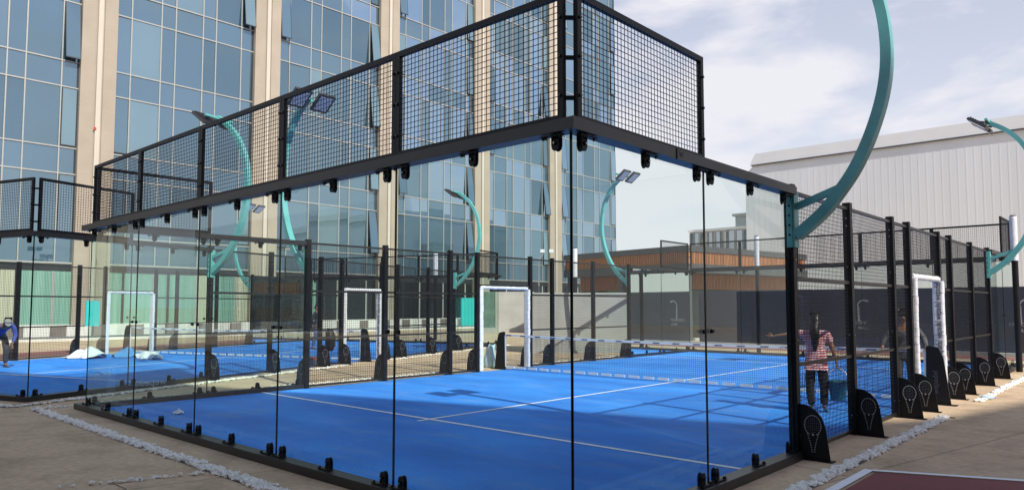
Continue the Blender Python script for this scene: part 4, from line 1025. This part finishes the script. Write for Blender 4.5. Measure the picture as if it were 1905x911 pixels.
# ------------------------------------------------------------------ light, sky, camera
SUN = Vector((1.20, -.25, 1.0)).normalized()
l = bpy.data.lights.new('sun', 'SUN'); l.energy = 5.0; l.angle = R(.53); l.color = (1, .94, .85)
o = bpy.data.objects.new('sun', l); col.objects.link(o); o.rotation_euler = SUN.to_track_quat('Z', 'Y').to_euler()
w = bpy.data.worlds.new('World'); sc.world = w; w.use_nodes = True; n = w.node_tree.nodes; lk = w.node_tree.links
bg = n['Background']; sky = n.new('ShaderNodeTexSky'); sky.sky_type = 'NISHITA'; sky.sun_disc = False
sky.sun_elevation = math.asin(SUN.z); sky.sun_rotation = math.atan2(SUN.x, SUN.y); sky.air_density = 1.3; sky.dust_density = .9; sky.ozone_density = 1.2
bg.inputs['Strength'].default_value = .138
tc = n.new('ShaderNodeTexCoord'); sx = n.new('ShaderNodeSeparateXYZ'); lk.new(tc.outputs['Generated'], sx.inputs[0])
def math_(op, a, b_=None):
    m = n.new('ShaderNodeMath'); m.operation = op
    for i, v in enumerate((a, b_)):
        if v is None: continue
        if isinstance(v, (int, float)): m.inputs[i].default_value = v
        else: lk.new(v, m.inputs[i])
    return m.outputs[0]
zz = math_('ADD', math_('MAXIMUM', sx.outputs['Z'], 0.0), .22)
cx = n.new('ShaderNodeCombineXYZ'); lk.new(sx.outputs['X'], cx.inputs[0]); lk.new(sx.outputs['Y'], cx.inputs[1]); lk.new(math_('MULTIPLY', sx.outputs['Z'], 1.9), cx.inputs[2])
mp = n.new('ShaderNodeMapping'); mp.inputs['Scale'].default_value = (3.3, 3.3, 4.2); mp.inputs['Location'].default_value = (3.1, 1.7, 0); mp.inputs['Rotation'].default_value = (0, 0, R(35)); lk.new(cx.outputs[0], mp.inputs[0])
no = n.new('ShaderNodeTexNoise'); no.inputs['Scale'].default_value = 1.5; no.inputs['Detail'].default_value = 8; no.inputs['Roughness'].default_value = .52; no.inputs['Distortion'].default_value = .25; lk.new(mp.outputs[0], no.inputs['Vector'])
rp = n.new('ShaderNodeValToRGB'); rp.color_ramp.elements[0].position = .46; rp.color_ramp.elements[1].position = .64
rp.color_ramp.elements[0].color = (.42, .42, .42, 1); rp.color_ramp.elements[1].color = (.97, .97, .97, 1); lk.new(no.outputs['Fac'], rp.inputs[0])
# haze near the horizon
hz = math_('POWER', math_('SUBTRACT', 1.0, math_('MINIMUM', math_('MAXIMUM', sx.outputs['Z'], 0.0), 1.0)), 5.0)
fac = math_('MINIMUM', math_('ADD', rp.outputs[0], math_('MULTIPLY', hz, .55)), .97)
mx = n.new('ShaderNodeMixRGB'); mrz = n.new('ShaderNodeMapRange'); mrz.interpolation_type = 'SMOOTHSTEP'; lk.new(sx.outputs['Z'], mrz.inputs['Value'])
for k_, v_ in (('From Min', .50), ('From Max', .80), ('To Min', 1.0), ('To Max', .05)): mrz.inputs[k_].default_value = v_
fac = math_('MULTIPLY', fac, mrz.outputs[0])
lk.new(fac, mx.inputs['Fac']); gn = n.new('ShaderNodeMixRGB'); gn.blend_type = 'MULTIPLY'; gn.inputs['Fac'].default_value = 1; gn.inputs['Color2'].default_value = (1.12, 1.0, 1.10, 1); lk.new(sky.outputs[0], gn.inputs['Color1']); lk.new(gn.outputs[0], mx.inputs['Color1']); mx.inputs['Color2'].default_value = (6.35, 6.3, 6.7, 1)
lk.new(mx.outputs[0], bg.inputs['Color'])

cam = bpy.data.cameras.new('camera'); co = bpy.data.objects.new('camera', cam); col.objects.link(co); sc.camera = co
co.location = (3.1447, -4.081, 1.6805); co.rotation_euler = (math.pi / 2 + .0632, 0, .7394)
cam.sensor_fit = 'HORIZONTAL'; cam.sensor_width = 36; cam.lens = 1338.25 / 1905 * 36; cam.shift_y = 28.84 / 1905
cam.clip_start = .05; cam.clip_end = 3000
sc.render.engine = 'CYCLES'; sc.render.resolution_x = 1024; sc.render.resolution_y = 489
sc.view_settings.view_transform = 'Standard'; sc.view_settings.look = 'None'; sc.view_settings.exposure = 0; sc.view_settings.gamma = 1
cy = sc.cycles; cy.transparent_max_bounces = 40; cy.max_bounces = 10; cy.glossy_bounces = 5; cy.diffuse_bounces = 3; cy.use_denoising = True
